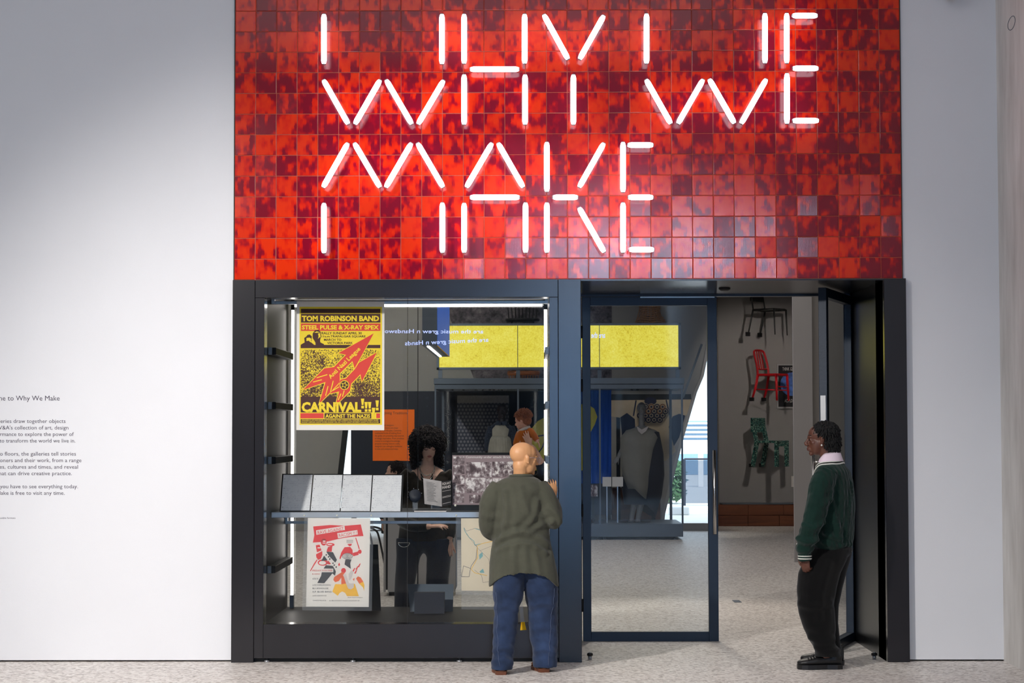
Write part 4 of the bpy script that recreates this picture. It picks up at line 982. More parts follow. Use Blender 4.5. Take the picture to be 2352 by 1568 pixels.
# caption plates inside the case
for (x0,x1,lab) in ((1384,1404,'white caption plate under the blue banner, beside the yellow shape'),(1406,1431,'white caption plate beside the hand of the draped mannequin')):
    c = P((x0+x1)/2,1106,KY+0.35)
    tt = thing('caption_plate', (c.x,KY+0.35,kz0), lab, 'label', 'caption plates')
    MB().box((P(x0,1106,KY+0.35).x,KY+0.35,P(x0,1117,KY+0.35).z),(P(x1,1106,KY+0.35).x,KY+0.36,P(x0,1095,KY+0.35).z)).build('plate', 'paper_white', tt)
    MB().box((c.x-0.008,KY+0.36,kz0),(c.x+0.008,KY+0.376,c.z)).build('stem', 'silver', tt)
c = P(1362,1127,KY+0.3)
tt = thing('portrait_print', (c.x,KY+0.3,kz0), 'small grey portrait photograph standing in the glass case', 'photograph')
MB().box((c.x-0.07,KY+0.3,P(1362,1140,KY+.3).z),(c.x+0.07,KY+0.31,P(1362,1113,KY+.3).z)).build('print', 'photo_print_0', tt)
MB().box((c.x-0.02,KY+0.31,kz0),(c.x+0.02,KY+0.32,c.z)).build('stand', 'black_matte', tt)
# kimono on its rack
mat('kimono_cream', (196,176,146), 0.9, var=0.08, scale=8); mat('kimono_navy', (36,42,66), 0.9, var=0.1); mat('kimono_brown', (126,82,60), 0.9, var=0.1)
KM = 17.7
t = thing('kimono', (P(1500,1150,KM).x,KM,0), 'cream kimono with overlapping scale pattern spread on a rack', 'garment')
MB().prism([P(*p,KM) for p in ((1403,919),(1588,917),(1578,952),(1562,962),(1540,975),(1552,1036),(1530,1058),(1455,1062),(1452,980),(1432,960),(1404,956))], (0,0.03,0)).build('body', 'kimono_cream', t)
MB().prism([P(*p,KM-0.01) for p in ((1425,958),(1440,948),(1458,962),(1462,1030),(1430,1010))], (0,0.02,0)).build('sleeve_lining', 'kimono_navy', t)
MB().prism([P(*p,KM-0.01) for p in ((1545,956),(1560,950),(1574,954),(1560,1004),(1548,1024),(1536,980))], (0,0.02,0)).build('sleeve_lining', 'kimono_navy', t)
for (a,b) in (((1461,919),(1455,955)),((1530,918),(1538,953))):
    m_ = MB(); line_px(m_, [a,b], 3.2, KM-0.004); m_.build('seam_band', 'kimono_navy', t, fix=False)
m_ = MB(); disc_px(m_, 1494,921,14,9,KM-0.006); m_.build('neck_opening', 'kimono_navy', t, fix=False)
for r_ in range(4):
    for k in range(5-(r_>2)):
        cx_, cy_ = 1470+k*13+(6.5 if r_%2 else 0), 934+r_*10
        for rr, mm, l_ in ((8,'kimono_cream',0.012),(7,('kimono_brown','kimono_navy')[(r_+k)%2 if r_<2 else 1],0.016),(4.5,'kimono_cream',0.020),(2.8,'kimono_navy',0.024)):
            m_ = MB(); disc_px(m_, cx_,cy_,rr,rr*1.0,KM-l_+r_*0.001,12); m_.build('scale_motif', mm, t, fix=False)
MB().bar(P(1400,918,KM+0.05), P(1588,916,KM+0.05), 0.04).build('rack_bar', 'black_matte', t)
for x in (1420,1500): MB().box((P(x,1000,KM+.05).x-0.03,KM+0.03,0),(P(x,1000,KM+.05).x+0.03,KM+0.07,P(x,917,KM+.05).z)).build('rack_post', 'black_matte', t)
MB().box((P(1405,1000,KM+.2).x,KM+0.2,0),(P(1516,1000,KM+.2).x,KM+0.3,P(1500,1120,KM+.2).z)).build('rear_board', 'walnut', t)
MB().box((P(1405,1000,KM+.2).x,KM+0.2,P(1500,922,KM+.2).z),(P(1588,1000,KM+.2).x,KM+0.3,P(1500,905,KM+.2).z)).build('head_board', 'dark_pleats' if 'dark_pleats' in MATS else 'black_matte', t)
# ------------------------------------------------------------------ walnut plinth below the hung chairs
pl = thing('plinth_bench', (P(1735,1208,20.3).x,20.3,0), 'low walnut boarded plinth below the hung chairs', 'plinth')
pzt = P(1735,1158,20.3).z
MB().box((XCH+0.02,20.33,0),(6.0,20.86,pzt)).build('core', 'walnut', pl)
for j in range(2):
    xb = [1650,1718,1790,1850,1930] if j == 0 else [1650,1719,1800,1870,1930]
    for a, b in zip(xb, xb[1:]): MB().cbox((P(a,1180,20.3).x+0.003,20.30,pzt*j/2+0.004),(P(b,1180,20.3).x-0.003,20.33,pzt*(j+1)/2-0.004),0.003).build('board', 'walnut', pl)
MB().box((XCH+0.01,20.29,pzt),(6.0,20.86,pzt+0.012)).build('top', 'grey_metal', pl)
# ------------------------------------------------------------------ chairs hung on the wall
mat('chair_red', (206,10,26), 0.45, var=0.04); mat('chair_dark', (60,60,58), 0.4, 0.4, var=0.05)
def flake_mat():
    m, nt, b = new_mat('recycled_green')
    g = nt('ShaderNodeTexCoord').outputs['Object']
    v = nt('ShaderNodeTexVoronoi', {'Vector': g, 'Scale': 55.0}); s = nt('ShaderNodeSeparateColor', {0: v.outputs['Color']})
    nt.l.new(nt.ramp(s.outputs[0], [(0.15, lin((16,44,44))), (0.45, lin((34,84,78))), (0.7, lin((60,120,112))), (0.92, lin((150,180,160)))]), b.inputs['Base Color']); b.inputs['Roughness'].default_value = 0.5
flake_mat()
def placed(loc, yaw):
    M = Matrix.Translation(loc) @ Matrix.Rotation(yaw, 4, 'Z')
    def mk(mb, name, m, parent, smooth=False):
        mb.v = [tuple(M @ Vector(v)) for v in mb.v]; return mb.build(name, m, parent, smooth)
    return mk
HYC = 20.45
# red chair: foot level from the photograph
zf = P(1775,920,HYC).z; cx_ = P(1774,920,HYC).x
t = thing('metal_chair', (cx_,HYC,zf), 'red chair with slatted back hung on the wall between two others', 'chair', 'chairs hung on the wall')
mk = placed((cx_,HYC,zf), R(52))
w_, d_ = 0.20, 0.20
mk(MB().cbox((-w_,-d_-0.01,0.43),(w_,d_,0.47),0.01), 'seat', 'chair_red', t)
for s in (-1,1):
    mk(MB().tube([(s*w_*0.92,-d_+0.01,0.44),(s*w_*0.98,-d_-0.01,0)], [0.024,0.018], 8), 'leg', 'chair_red', t, True)
    mk(MB().tube([(s*w_*0.9,d_-0.02,0.45),(s*w_*0.95,d_+0.03,0.2),(s*w_*0.98,d_+0.10,0)], [0.024,0.022,0.018], 8), 'leg', 'chair_red', t, True)
    mk(MB().cbox((s*w_-0.03,d_+0.06,-0.005),(s*w_+0.03,d_+0.13,0.06),0.004), 'wall_clamp', 'black_matte', t)
bk_ = [(-w_*0.9,d_-0.02,0.45),(-w_*0.9,d_+0.0,0.62),(-w_*0.88,d_+0.05,0.80),(-w_*0.7,d_+0.07,0.87),(0,d_+0.075,0.885),(w_*0.7,d_+0.07,0.87),(w_*0.88,d_+0.05,0.80),(w_*0.9,d_+0.0,0.62),(w_*0.9,d_-0.02,0.45)]
mk(MB().tube(spline(bk_,5), 0.020, 8), 'back_frame', 'chair_red', t, True)
mk(MB().tube([(-w_*0.9,d_-0.005,0.56),(0,d_+0.015,0.55),(w_*0.9,d_-0.005,0.56)], 0.012, 8), 'back_rail', 'chair_red', t, True)
for x in (-0.07,0,0.07): mk(MB().bar((x,d_+0.01,0.55),(x,d_+0.072,0.88),0.022,0.01), 'slat', 'chair_red', t)
for a, b in (((-w_*.95,-d_,0.18),(-w_*.95,d_+0.03,0.2)),((w_*.95,-d_,0.18),(w_*.95,d_+0.03,0.2)),((-w_*.95,-d_,0.24),(w_*.95,-d_,0.24))): mk(MB().tube([a,b], 0.010, 8), 'stretcher', 'chair_red', t, True)
# recycled-plastic plank chair
zf = P(1775,1071,HYC).z; cx_ = P(1773,1071,HYC).x
t = thing('plank_chair', (cx_,HYC,zf), 'speckled dark green plank chair, lowest of the hung chairs', 'chair', 'chairs hung on the wall')
mk = placed((cx_,HYC,zf), R(52)); w_, d_ = 0.21, 0.22; G = 'recycled_green'
mk(MB().cbox((-w_,-d_,0.41),(w_,d_,0.45),0.004), 'seat', G, t)
for s in (-1,1):
    mk(MB().cbox((s*w_-s*0.0,-d_,0),(s*w_-s*0.085,-d_+0.045,0.41),0.004), 'leg', G, t)
    mk(MB().bar((s*(w_-0.045),d_+0.07,0),(s*(w_-0.045),d_-0.02,0.42),0.085,0.045,up=(0,1,0)), 'leg', G, t)
    mk(MB().bar((s*(w_-0.045),d_-0.02,0.42),(s*(w_-0.045),d_+0.05,0.70),0.085,0.04,up=(0,1,0)), 'back_post', G, t)
    mk(MB().cbox((s*w_-s*0.09,d_+0.07,-0.01),(s*w_,d_+0.12,0.05),0.004), 'wall_clamp', 'black_matte', t)
mk(MB().bar((-w_,d_+0.055,0.72),(w_,d_+0.055,0.72),0.04,0.25), 'backrest', G, t)
mk(MB().cbox((-w_,-d_+0.005,0.35),(w_,-d_+0.03,0.41),0.003), 'apron', G, t)
# slim dark chair at the top
zf = P(1770,770,HYC).z; cx_ = P(1768,770,HYC).x
t = thing('slim_chair', (cx_,HYC,zf), 'slim dark grey metal chair, highest of the hung chairs', 'chair', 'chairs hung on the wall')
mk = placed((cx_,HYC,zf), R(52)); w_, d_ = 0.20, 0.21
mk(MB().cbox((-w_,-d_,0.44),(w_,d_,0.462),0.006), 'seat', 'chair_dark', t)
mk(MB().tube([(-w_,-d_,0.44),(w_,-d_,0.44),(w_,d_,0.44),(-w_,d_,0.44),(-w_,-d_,0.44)], 0.016, 8), 'seat_frame', 'chair_dark', t, True)
for s in (-1,1):
    mk(MB().tube([(s*w_,-d_,0.45),(s*w_*1.02,-d_-0.02,0)], [0.018,0.010], 8), 'leg', 'chair_dark', t, True)
    mk(MB().tube([(s*w_,d_,0.45),(s*w_,d_+0.11,0)], [0.018,0.010], 8), 'leg', 'chair_dark', t, True)
    mk(MB().tube([(s*w_,d_,0.45),(s*w_*0.95,d_+0.06,0.80)], 0.014, 8), 'back_post', 'chair_dark', t, True)
    mk(MB().cbox((s*w_-0.04,d_+0.08,-0.01),(s*w_+0.03,d_+0.14,0.06),0.004), 'wall_clamp', 'black_matte', t)
mk(MB().cbox((-w_,d_+0.04,0.60),(w_,d_+0.07,0.82),0.008), 'backrest', 'chair_dark', t)
# framed poster with globe
GY = 20.86
gb = P(1815,935,GY)
t = thing('framed_poster', (gb.x,GY,gb.z), 'framed black poster with a blue globe on the chair wall', 'poster')
MB().box((P(1785,900,GY).x,GY,P(1800,938,GY).z),(P(1852,900,GY).x,20.9,P(1800,836,GY).z)).build('frame', 'pale_grey_paint', t)
m_ = MB(); rect_px(m_, 1788,839,1849,934, GY-0.003); m_.build('print', 'ink_black', t, fix=False)
mat('globe_blue', (70,110,190), 0.6, var=0.5, scale=14)
m_ = MB(); disc_px(m_, 1819,882,27,27, GY-0.006, 28); m_.build('globe', 'globe_blue', t, fix=False)
m_ = MB(); put_text(m_, 'THINK GLOBALLY', (1797,843,1841,851), GY-0.006, 0.01); put_text(m_, 'ACT LOCALLY', (1802,916,1836,924), GY-0.006, 0.01); m_.build('lettering', 'paper_white', t, fix=False)
c = P(1825,1105,20.86)
tag(MB().box((P(1818,1105,20.86).x,20.86,P(1820,1118,20.86).z),(P(1836,1105,20.86).x,20.9,P(1820,1093,20.86).z)).build('wall_label', 'paper_white'), 'white caption label on the wall below the plank chair', 'label')
# partition in front of the chairs
QX0, QX1 = P(1824,1100,10.8).x, P(1868,1100,10.8).x
struct('wall_partition', MB().box((QX0,10.8,0),(QX1,10.86,GZ)), 'pale_grey_paint', 'pale partition end beyond the open doorway')
struct('wall_partition_side', MB().box((QX1-0.02,10.9,0),(6.1,11.0,GZ)), 'grey_paint', 'grey partition wall beyond the open doorway')
fx = P(1698,1371,4.8)
tag(MB().box((fx.x-0.035,4.9,0),(fx.x+0.035,5.15,0.003)).build('floor_box', 'grey_metal'), 'small dark metal floor box in the gallery doorway', 'floor box')
# ------------------------------------------------------------------ chairs above the light box
CYB = 18.45
def hung(name, lab, cx, ytop, yseat, wpx, m, n):
    c = P(cx, yseat, CYB); top = P(cx, ytop, CYB).z; wd = wpx/137/2
    t = thing(name, (c.x,CYB,c.z-0.45), lab, 'chair')
    MB().lathe((c.x,CYB-0.1,c.z), [(0.02,-0.02),(wd,-0.02),(wd*1.02,0.0),(wd,0.015),(0.02,0.015)], 24).build('seat', m, t, True)
    for k in range(n):
        f = -1+2*k/(n-1); MB().tube([(c.x+f*wd*0.8,CYB+0.08,c.z+0.01),(c.x+f*wd*0.98,CYB+0.16,top)], 0.009, 6).build('spindle', m, t, True)
    cr = [(c.x+wd*1.05*math.sin(a),CYB+0.16-0.06*math.cos(a)+0.03,top) for a in [R(-80+20*k) for k in range(9)]]
    MB().tube(cr, 0.03, 8, flat=1.3).build('crest_rail', m, t, True)
    for sx in (-1,1):
        for sy in (-1,1): MB().tube([(c.x+sx*wd*0.6,CYB-0.1+sy*wd*0.6,c.z),(c.x+sx*wd*0.9,CYB-0.1+sy*wd*0.75,c.z-0.45)], 0.014, 6).build('leg', m, t, True)
    MB().box((c.x-0.02,CYB+0.15,c.z),(c.x+0.02,BY-0.01,c.z+0.04)).build('wall_bracket', 'black_matte', t)
hung('spindle_chair', 'brown wooden spindle-back chair hung above the glass case', 1203, 856, 925, 68, 'chair_wood', 12)
hung('black_chair', 'black spindle-back chair hung above the glowing yellow light box', 1200, 660, 735, 76, 'black_matte', 9)
# woven form above the light box
wood_mat('rattan', (140,96,64), (196,150,112), 60, (1,1,1))
c = P(1492,742,18.3)
t = thing('woven_form', (c.x,18.3,c.z-0.4), 'flared woven cane form hung above the glowing yellow light box', 'sculpture')
for k in range(18):
    z = c.z+0.34-k*0.036; r0 = 0.12+0.011*k+0.02*math.sin(k*0.9)
    MB().tube([(c.x+r0*(1+0.12*math.sin(3*a+k*0.2))*math.cos(a),18.3+0.7*r0*math.sin(a),z+0.01*math.sin(5*a)) for a in [2*math.pi*j/24 for j in range(25)]], 0.013, 5).build('hoop', 'rattan', t, True)
for k in range(16):
    a = 2*math.pi*k/16
    MB().tube([(c.x+r*(1+0.12*math.sin(3*a))*math.cos(a),18.3+0.7*r*math.sin(a),z) for r, z in ((0.13,c.z+0.36),(0.19,c.z+0.1),(0.27,c.z-0.1),(0.31,c.z-0.28))], 0.008, 5).build('stake', 'rattan', t, True)
MB().box((c.x-0.015,18.4,c.z+0.1),(c.x+0.015,BY-0.005,c.z+0.13)).build('wall_bracket', 'black_matte', t)
# ------------------------------------------------------------------ low cabinet and hoops behind the window
CB = 5.7
x0, x1 = P(881,1300,CB).x, P(1046,1300,CB).x
t = thing('low_cabinet', ((x0+x1)/2,CB,0), 'low grey cabinet with two doors behind the curly-haired woman', 'cabinet')
MB().box((x0,CB+0.02,0.06),(x1,CB+0.5,0.83)).build('body', 'black_matte', t)
MB().box((x0+0.05,CB+0.06,0),(x1-0.05,CB+0.45,0.06)).build('toe_kick', 'black_matte', t)
MB().box((x0,CB-0.01,0.04),(P(886,1300,CB).x,CB+0.02,0.83)).build('side_post', 'pale_grey_paint', t)
for a, b in ((890.5,958),(961,1046)): MB().cbox((P(a,1300,CB).x,CB,0.04),(P(b,1300,CB).x,CB+0.02,0.82),0.002).build('door', 'pale_grey_paint', t)
MB().box((x0-0.01,CB-0.02,0.83),(x1+0.01,CB+0.5,0.85)).build('top', 'grey_metal', t)
c = P(862,1305,9.9)
t = thing('hoop_rack', (c.x,9.9,0), 'black bent metal hoops standing behind the gig poster', 'rack')
for k, dx in enumerate((-0.10,-0.0,0.09)):
    MB().tube(spline([(c.x+dx+0.1+0.02*k,9.9,0),(c.x+dx+0.05,9.9,0.34),(c.x+dx+0.0,9.9,0.45),(c.x+dx-0.14,9.9,0.49),(c.x+dx-0.24,9.9,0.42),(c.x+dx-0.27,9.9,0)],5), 0.012, 8).build('hoop', 'black_matte', t, True)
# ------------------------------------------------------------------ outdoors
mat('pale_paving', (226,226,224), 0.9, var=0.05, scale=1.2); mat('hedge_green', (60,92,58), 0.9, var=0.3, scale=3); mat('slat_blue', (120,150,176), 0.7, var=0.06)
mat('white_coat', (240,240,240), 0.7)
struct('ground_outside', MB().box((-40,19.0,-0.2),(40,120,-0.01)), 'pale_paving', 'bright paved street outside the gallery windows')
t = thing('far_building', (9,62,0), 'distant blue-grey slatted building beyond the street', 'building')
MB().box((2,62,0),(30,66,2.05)).build('body', 'slat_blue', t)
for k in range(7): MB().box((2,61.9,0.9+0.17*k),(30,62,0.98+0.17*k)).build('slat', 'pale_paving', t)
t = thing('white_wall_bar', (6,45,0), 'low white barrier across the street', 'barrier')
MB().box((2.4,45,0.98),(16,45.2,1.32)).build('rail', 'white_coat', t)
for k in range(6): MB().box((2.6+2.4*k,45.05,0),(2.75+2.4*k,45.15,1.0)).build('post', 'white_coat', t)
film_mat('mesh_screen', (60,76,98), 0.55)
t = thing('mesh_fence', (4.0,30,0), 'dark mesh fence outside the slanted window', 'fence')
for k in range(5): MB().tube([(3.42+0.75*k,30,0),(3.42+0.75*k,30,1.03)], 0.03, 8).build('post', 'navy_paint', t)
for k in range(4): MB().box((3.45+0.75*k,30,0.05),(4.14+0.75*k,30.02,1.0)).build('panel', 'mesh_screen', t)
MB().tube([(3.42,30,1.03),(6.42,30,1.03)], 0.022, 8).build('top_rail', 'navy_paint', t)
def bush(name, lab, c, r, h, n, seed):
    rr = random.Random(seed); t = thing(name, (c[0],c[1],0), lab, 'bush'); mb = MB()
    for k in range(n):
        a = rr.uniform(0,2*math.pi); q = math.sqrt(rr.random())*r; z = rr.uniform(0.1,1)*h*(1-0.4*(q/r)**2)
        p = Vector((c[0]+q*math.cos(a), c[1]+q*math.sin(a), z)); s = rr.uniform(0.05,0.1)
        u = Vector((rr.uniform(-1,1),rr.uniform(-1,1),rr.uniform(-1,1))).normalized(); v = u.orthogonal().normalized()
        mb.add([p-u*s,p+v*s*0.5,p+u*s,p-v*s*0.5],[(0,1,2,3)])
    o = mb.build('foliage', 'hedge_green', t, fix=False); o['kind'] = 'stuff'
    MB().tube([(c[0],c[1],0),(c[0],c[1],h*0.6)], [0.05,0.03], 8).build('stem', 'walnut', t)
bush('street_bush', 'green bush outside at the slanted window', (3.15,31.5), 0.42, 1.25, 900, 1)
for i, (x, y, sx_, lab) in enumerate(((3.6,27,0.35,'pale stone slab lying outside before the mesh fence'),(4.0,26.4,0.3,'smaller pale stone slab outside by the fence, further along'),(2.95,25.4,0.2,'pale stone block outside by the bush'))):
    mb = MB().cbox((x-sx_,y-0.2,-0.01),(x+sx_,y+0.2,0.09+0.03*i),0.02)
    tag(mb.build('stone_block', 'pale_paving'), lab, 'stone')
# ------------------------------------------------------------------ people: helpers
def fabric(name, rgb, bscale=260, bump=0.35, var=0.14, scale=6, rough=0.95, rib=None):
    m, nt, b = new_mat(name); c = lin(rgb)
    tc = nt('ShaderNodeTexCoord').outputs['Object']
    n = nt('ShaderNodeTexNoise', {'Vector': tc, 'Scale': scale, 'Detail': 5.0, 'Roughness': 0.6})
    nt.l.new(nt.ramp(n.outputs[0], [(0.3, tuple(v*(1-var) for v in c[:3])+(1,)), (0.7, tuple(min(1,v*(1+var)) for v in c[:3])+(1,))]), b.inputs['Base Color'])
    b.inputs['Roughness'].default_value = rough; b.inputs['Specular IOR Level'].default_value = 0.15
    b.inputs['Sheen Weight'].default_value = 0.15
    h = nt('ShaderNodeTexNoise', {'Vector': tc, 'Scale': bscale, 'Detail': 2.0}).outputs[0]
    if rib:
        s = nt('ShaderNodeSeparateXYZ', {0: tc}); ang = nt.math('ADD', nt.math('MULTIPLY', s.outputs[0], rib), nt.math('MULTIPLY', s.outputs[1], rib))
        w = nt.math('SINE', ang); w2 = nt.math('SINE', nt.math('ADD', nt.math('MULTIPLY', s.outputs[2], rib*0.8), nt.math('MULTIPLY', w, 1.5)))
        h = nt.math('ADD', nt.math('MULTIPLY', h, 0.5), nt.math('ADD', nt.math('MULTIPLY', w, 0.6), nt.math('MULTIPLY', w2, 0.35)))
    bp = nt('ShaderNodeBump', {'Strength': bump, 'Distance': 0.004, 'Height': h}); nt.l.new(bp.outputs[0], b.inputs['Normal'])
fabric('knit_olive', (76,77,66), 200, 0.4); fabric('denim', (42,56,84), 500, 0.2, 0.5, 4); fabric('knit_green', (17,42,36), 200, 0.7, 0.15, 8, rib=110)
fabric('black_cloth', (11,11,12), 160, 0.12, 0.2); fabric('white_knit', (216,216,208), 300, 0.3, 0.05); fabric('pink_cotton', (232,214,226), 300, 0.2, 0.05)
fabric('brown_knit', (40,34,28), 120, 0.5, 0.8, 7); fabric('dark_denim', (26,32,46), 120, 0.08, 0.25, 6); fabric('orange_cotton', (178,94,24), 300, 0.3, 0.15)
fabric('pale_cotton', (196,186,182), 300, 0.3, 0.08); fabric('grey_pleats', (138,134,126), 200, 0.3, 0.08); fabric('dark_pleats', (56,58,66), 200, 0.3, 0.1)
fabric('print_cloth', (120,118,114), 300, 0.2, 0.9, 70); fabric('linen', (190,184,170), 300, 0.3, 0.10, 12); fabric('check_cloth', (60,66,80), 300, 0.2, 0.9, 110)
def skin_mat(name, rgb):
    m, nt, b = new_mat(name); c = lin(rgb); tc = nt('ShaderNodeTexCoord').outputs['Object']
    n = nt('ShaderNodeTexNoise', {'Vector': tc, 'Scale': 14.0, 'Detail': 4.0})
    nt.l.new(nt.ramp(n.outputs[0], [(0.3, (c[0]*0.88,c[1]*0.82,c[2]*0.8,1)), (0.7, c)]), b.inputs['Base Color'])
    b.inputs['Roughness'].default_value = 0.45; b.inputs['Subsurface Weight'].default_value = 0.08; b.inputs['Subsurface Radius'].default_value = (0.01,0.004,0.002)
skin_mat('skin_fair', (218,164,116)); skin_mat('skin_dark', (96,58,44)); skin_mat('skin_pale', (220,176,156)); skin_mat('skin_baby', (222,170,150)); skin_mat('skin_lips', (168,100,94)); skin_mat('skin_dark_lips', (92,50,46))
skin_mat('mannequin_grey', (130,130,130)); skin_mat('mannequin_dark', (52,48,56))
mat('hair_black', (9,8,9), 0.85, var=0.2, scale=60); mat('hair_brown', (30,18,18), 0.8, var=0.3, scale=60); mat('hair_ginger', (132,72,40), 0.6, var=0.25, scale=80)
mat('boot_tan', (170,104,56), 0.5, var=0.1); mat('shoe_black', (18,18,20), 0.45, var=0.1); mat('eye_dark', (30,20,18), 0.3); mat('eye_white', (220,215,210), 0.3)
glass_mat('lens', (0.93,0.93,0.96))
def fuse(mb, name, mats, parent, voxel=0.007, it=5, fac=0.5, disp=None):
    "one continuous skin over the collected pieces"
    me = mb.mesh(name); o = bpy.data.objects.new('tmp', me); COL.objects.link(o)
    r = o.modifiers.new('r', 'REMESH'); r.mode = 'VOXEL'; r.voxel_size = voxel
    s = o.modifiers.new('s', 'SMOOTH'); s.factor = fac; s.iterations = it
    dg = bpy.context.evaluated_depsgraph_get(); out = bpy.data.meshes.new_from_object(o.evaluated_get(dg))
    bpy.data.objects.remove(o); bpy.data.meshes.remove(me); out.name = name
    if disp:
        n = len(out.vertices); co = np.empty(n*3); no = np.empty(n*3)
        out.vertices.foreach_get('co', co); out.vertices.foreach_get('normal', no)
        co = co.reshape(-1,3); no = no.reshape(-1,3); co = co + no*disp(co)[:,None]
        out.vertices.foreach_set('co', co.ravel()); out.update()
    return link(name, out, mats, parent, True)
def paint(o, test, idx):
    "material slot idx for the faces whose centre passes the test"
    for p in o.data.polygons:
        if test(p.center): p.material_index = idx
def ring(c, a, b, yaw=0.0, n=28, dz=None, tilt=None):
    "elliptic ring: a half-width, b half-depth; dz(angle) lifts single points"
    out = []
    for k in range(n):
        t = 2*math.pi*k/n; x, y = a*math.cos(t), b*math.sin(t)
        z = dz(t) if dz else 0.0
        out.append(Vector((c.x+x*math.cos(yaw)-y*math.sin(yaw), c.y+x*math.sin(yaw)+y*math.cos(yaw), c.z+z)))
    return out
def rot_head(phi, pitch=0.0, roll=0.0):
    return Matrix.Rotation(phi, 3, 'Z') @ Matrix.Rotation(pitch, 3, 'X') @ Matrix.Rotation(roll, 3, 'Y')
def head(mb, c, s, M, nose=1.0, lips=1.0, neck=True, neck_to=None):
    "head 0.23*s tall around c; face looks along M @ -y"
    c = Vector(c)
    def e(p, r, rot=None): mb.ell(c + M @ (Vector(p)*s), Vector(r)*s, M @ (rot.to_matrix() if rot else Matrix.Identity(3)), 20, 14)
    def tb(pts, r): mb.tube([c + M @ (Vector(p)*s) for p in pts], [q*s for q in r], 10)
    e((0,.014,.036),(.074,.095,.080)); e((0,-.028,.038),(.064,.064,.064)); e((0,-.034,-.034),(.059,.057,.074)); e((0,.0,-.02),(.066,.06,.06))
    e((0,-.036,-.070),(.049,.047,.040)); e((0,-.076,-.097),(.021,.017,.017))
    for x in (-1,1):
        e((x*.040,-.057,-.020),(.018,.020,.018)); e((x*.012,-.101,-.034),(.009*nose,.010,.008)); e((x*.033,-.074,.0),(.014,.012,.010))
        e((x*.074,.004,-.004),(.008,.016,.026),Euler((R(12),0,x*R(22)))); e((x*.080,.010,.006),(.006,.013,.020),Euler((R(12),0,x*R(25)))); e((x*.075,-.002,-.028),(.007,.009,.010))
    tb([(-.046,-.072,.020),(-.028,-.088,.026),(0,-.091,.020),(.028,-.088,.026),(.046,-.072,.020)], [.008,.010,.009,.010,.008])
    tb([(0,-.090,.014),(0,-.101,-.010),(0,-.114,-.029)], [.008,.0095*nose,.0125*nose]); e((0,-.110,-.033),(.011*nose,.012,.009))
    e((0,-.076,-.064),(.030,.022,.024)); e((0,-.0955,-.0575),(.021*lips,.009*lips,.0055*lips)); e((0,-.094,-.0695),(.018*lips,.0095*lips,.0065*lips))
    e((0,.024,-.046),(.057,.054,.062))
    if neck:
        q = Vector(neck_to) if neck_to else c + M @ Vector((0,.03,-.2))*s
        a = c + M @ (Vector((0,.020,-.055))*s)
        mb.tube([a, a.lerp(q,0.55), q], [.054*s,.053*s,.062*s], 14)
def hand(mb, w, d, n, s=1.0, curl=(20,25,25,30), spread=6, thumb=35, side=1, tcurl=15):
    "hand from the wrist w along d, palm facing n; side=+1 puts the thumb towards d x n"
    w, d, n = Vector(w), Vector(d).normalized(), Vector(n).normalized(); a = d.cross(n).normalized()*side; n = (n - d*n.dot(d)).normalized()
    mb.tube([w-d*0.03*s, w+d*0.012*s], [.025*s,.024*s], 10, flat=0.75, fdir=n)
    L = (.070,.078,.072,.056); off = (.030,.010,-.010,-.029); kn = (.090,.094,.088,.078)
    for i in range(4):
        k = w + d*kn[i]*s + a*off[i]*s
        mb.tube([w + a*off[i]*0.55*s, w+d*kn[i]*0.5*s+a*off[i]*0.85*s, k], [.013*s,.0125*s,.0105*s], 8)
        th = R(spread*(1.5-i)); dd = (d*math.cos(th)+a*math.sin(th)).normalized(); p = k; pts = [k]; ang = 0
        for j, fr in enumerate((.45,.30,.25)):
            ang += R(curl[i])*(0.8 if j == 0 else 1.0); v = dd*math.cos(ang)+n*math.sin(ang); p = p + v*L[i]*fr*s; pts.append(p)
        mb.tube(pts, [.0095*s,.0088*s,.0080*s,.0062*s], 8); mb.ell(pts[-1], .0062*s, None, 8, 6)
    mb.ell(w+d*0.05*s, (0.03*s,0.03*s,0.014*s), Matrix((a,d,n)).transposed(), 12, 8)
    t0 = w + d*.022*s + a*.020*s; t = R(thumb); v = (d*math.cos(t)+a*math.sin(t)+n*0.25).normalized()
    t1 = t0+v*.045*s; v2 = (v+n*math.sin(R(tcurl))+d*0.15).normalized(); t2 = t1+v2*.032*s; t3 = t2+v2*.026*s
    mb.tube([t0-d*.01*s,t1,t2,t3], [.014*s,.0115*s,.0100*s,.0072*s], 8); mb.ell(t3, .0072*s, None, 8, 6)
def wob(co, k, seed):
    r = np.random.RandomState(seed); v = np.zeros(len(co))
    for i in range(5):
        d = r.normal(size=3)*k*(0.6+0.4*i); v += np.sin(co@d + r.uniform(0,6.28))/(1+0.5*i)
    return v/2.6
def ridges(co, lines, sig=0.018, side=-1, yc=0.0):
    "soft cloth folds along polylines; only on the side that faces them"
    out = np.zeros(len(co))
    for pts, amp in lines:
        q = np.array([tuple(p) for p in spline(pts, 8)]); d = np.full(len(co), 9.0); dv = np.zeros(len(co))
        for k in range(len(q)):
            e = co-q[k]; e[:,1] *= 0.6; r = np.sqrt((e**2).sum(1)); m = r < d; d[m] = r[m]; dv[m] = e[m][:,2]
        out += amp*(np.exp(-(d/sig)**2) - 0.7*np.exp(-((d-2.1*sig)/(1.1*sig))**2))
    return out
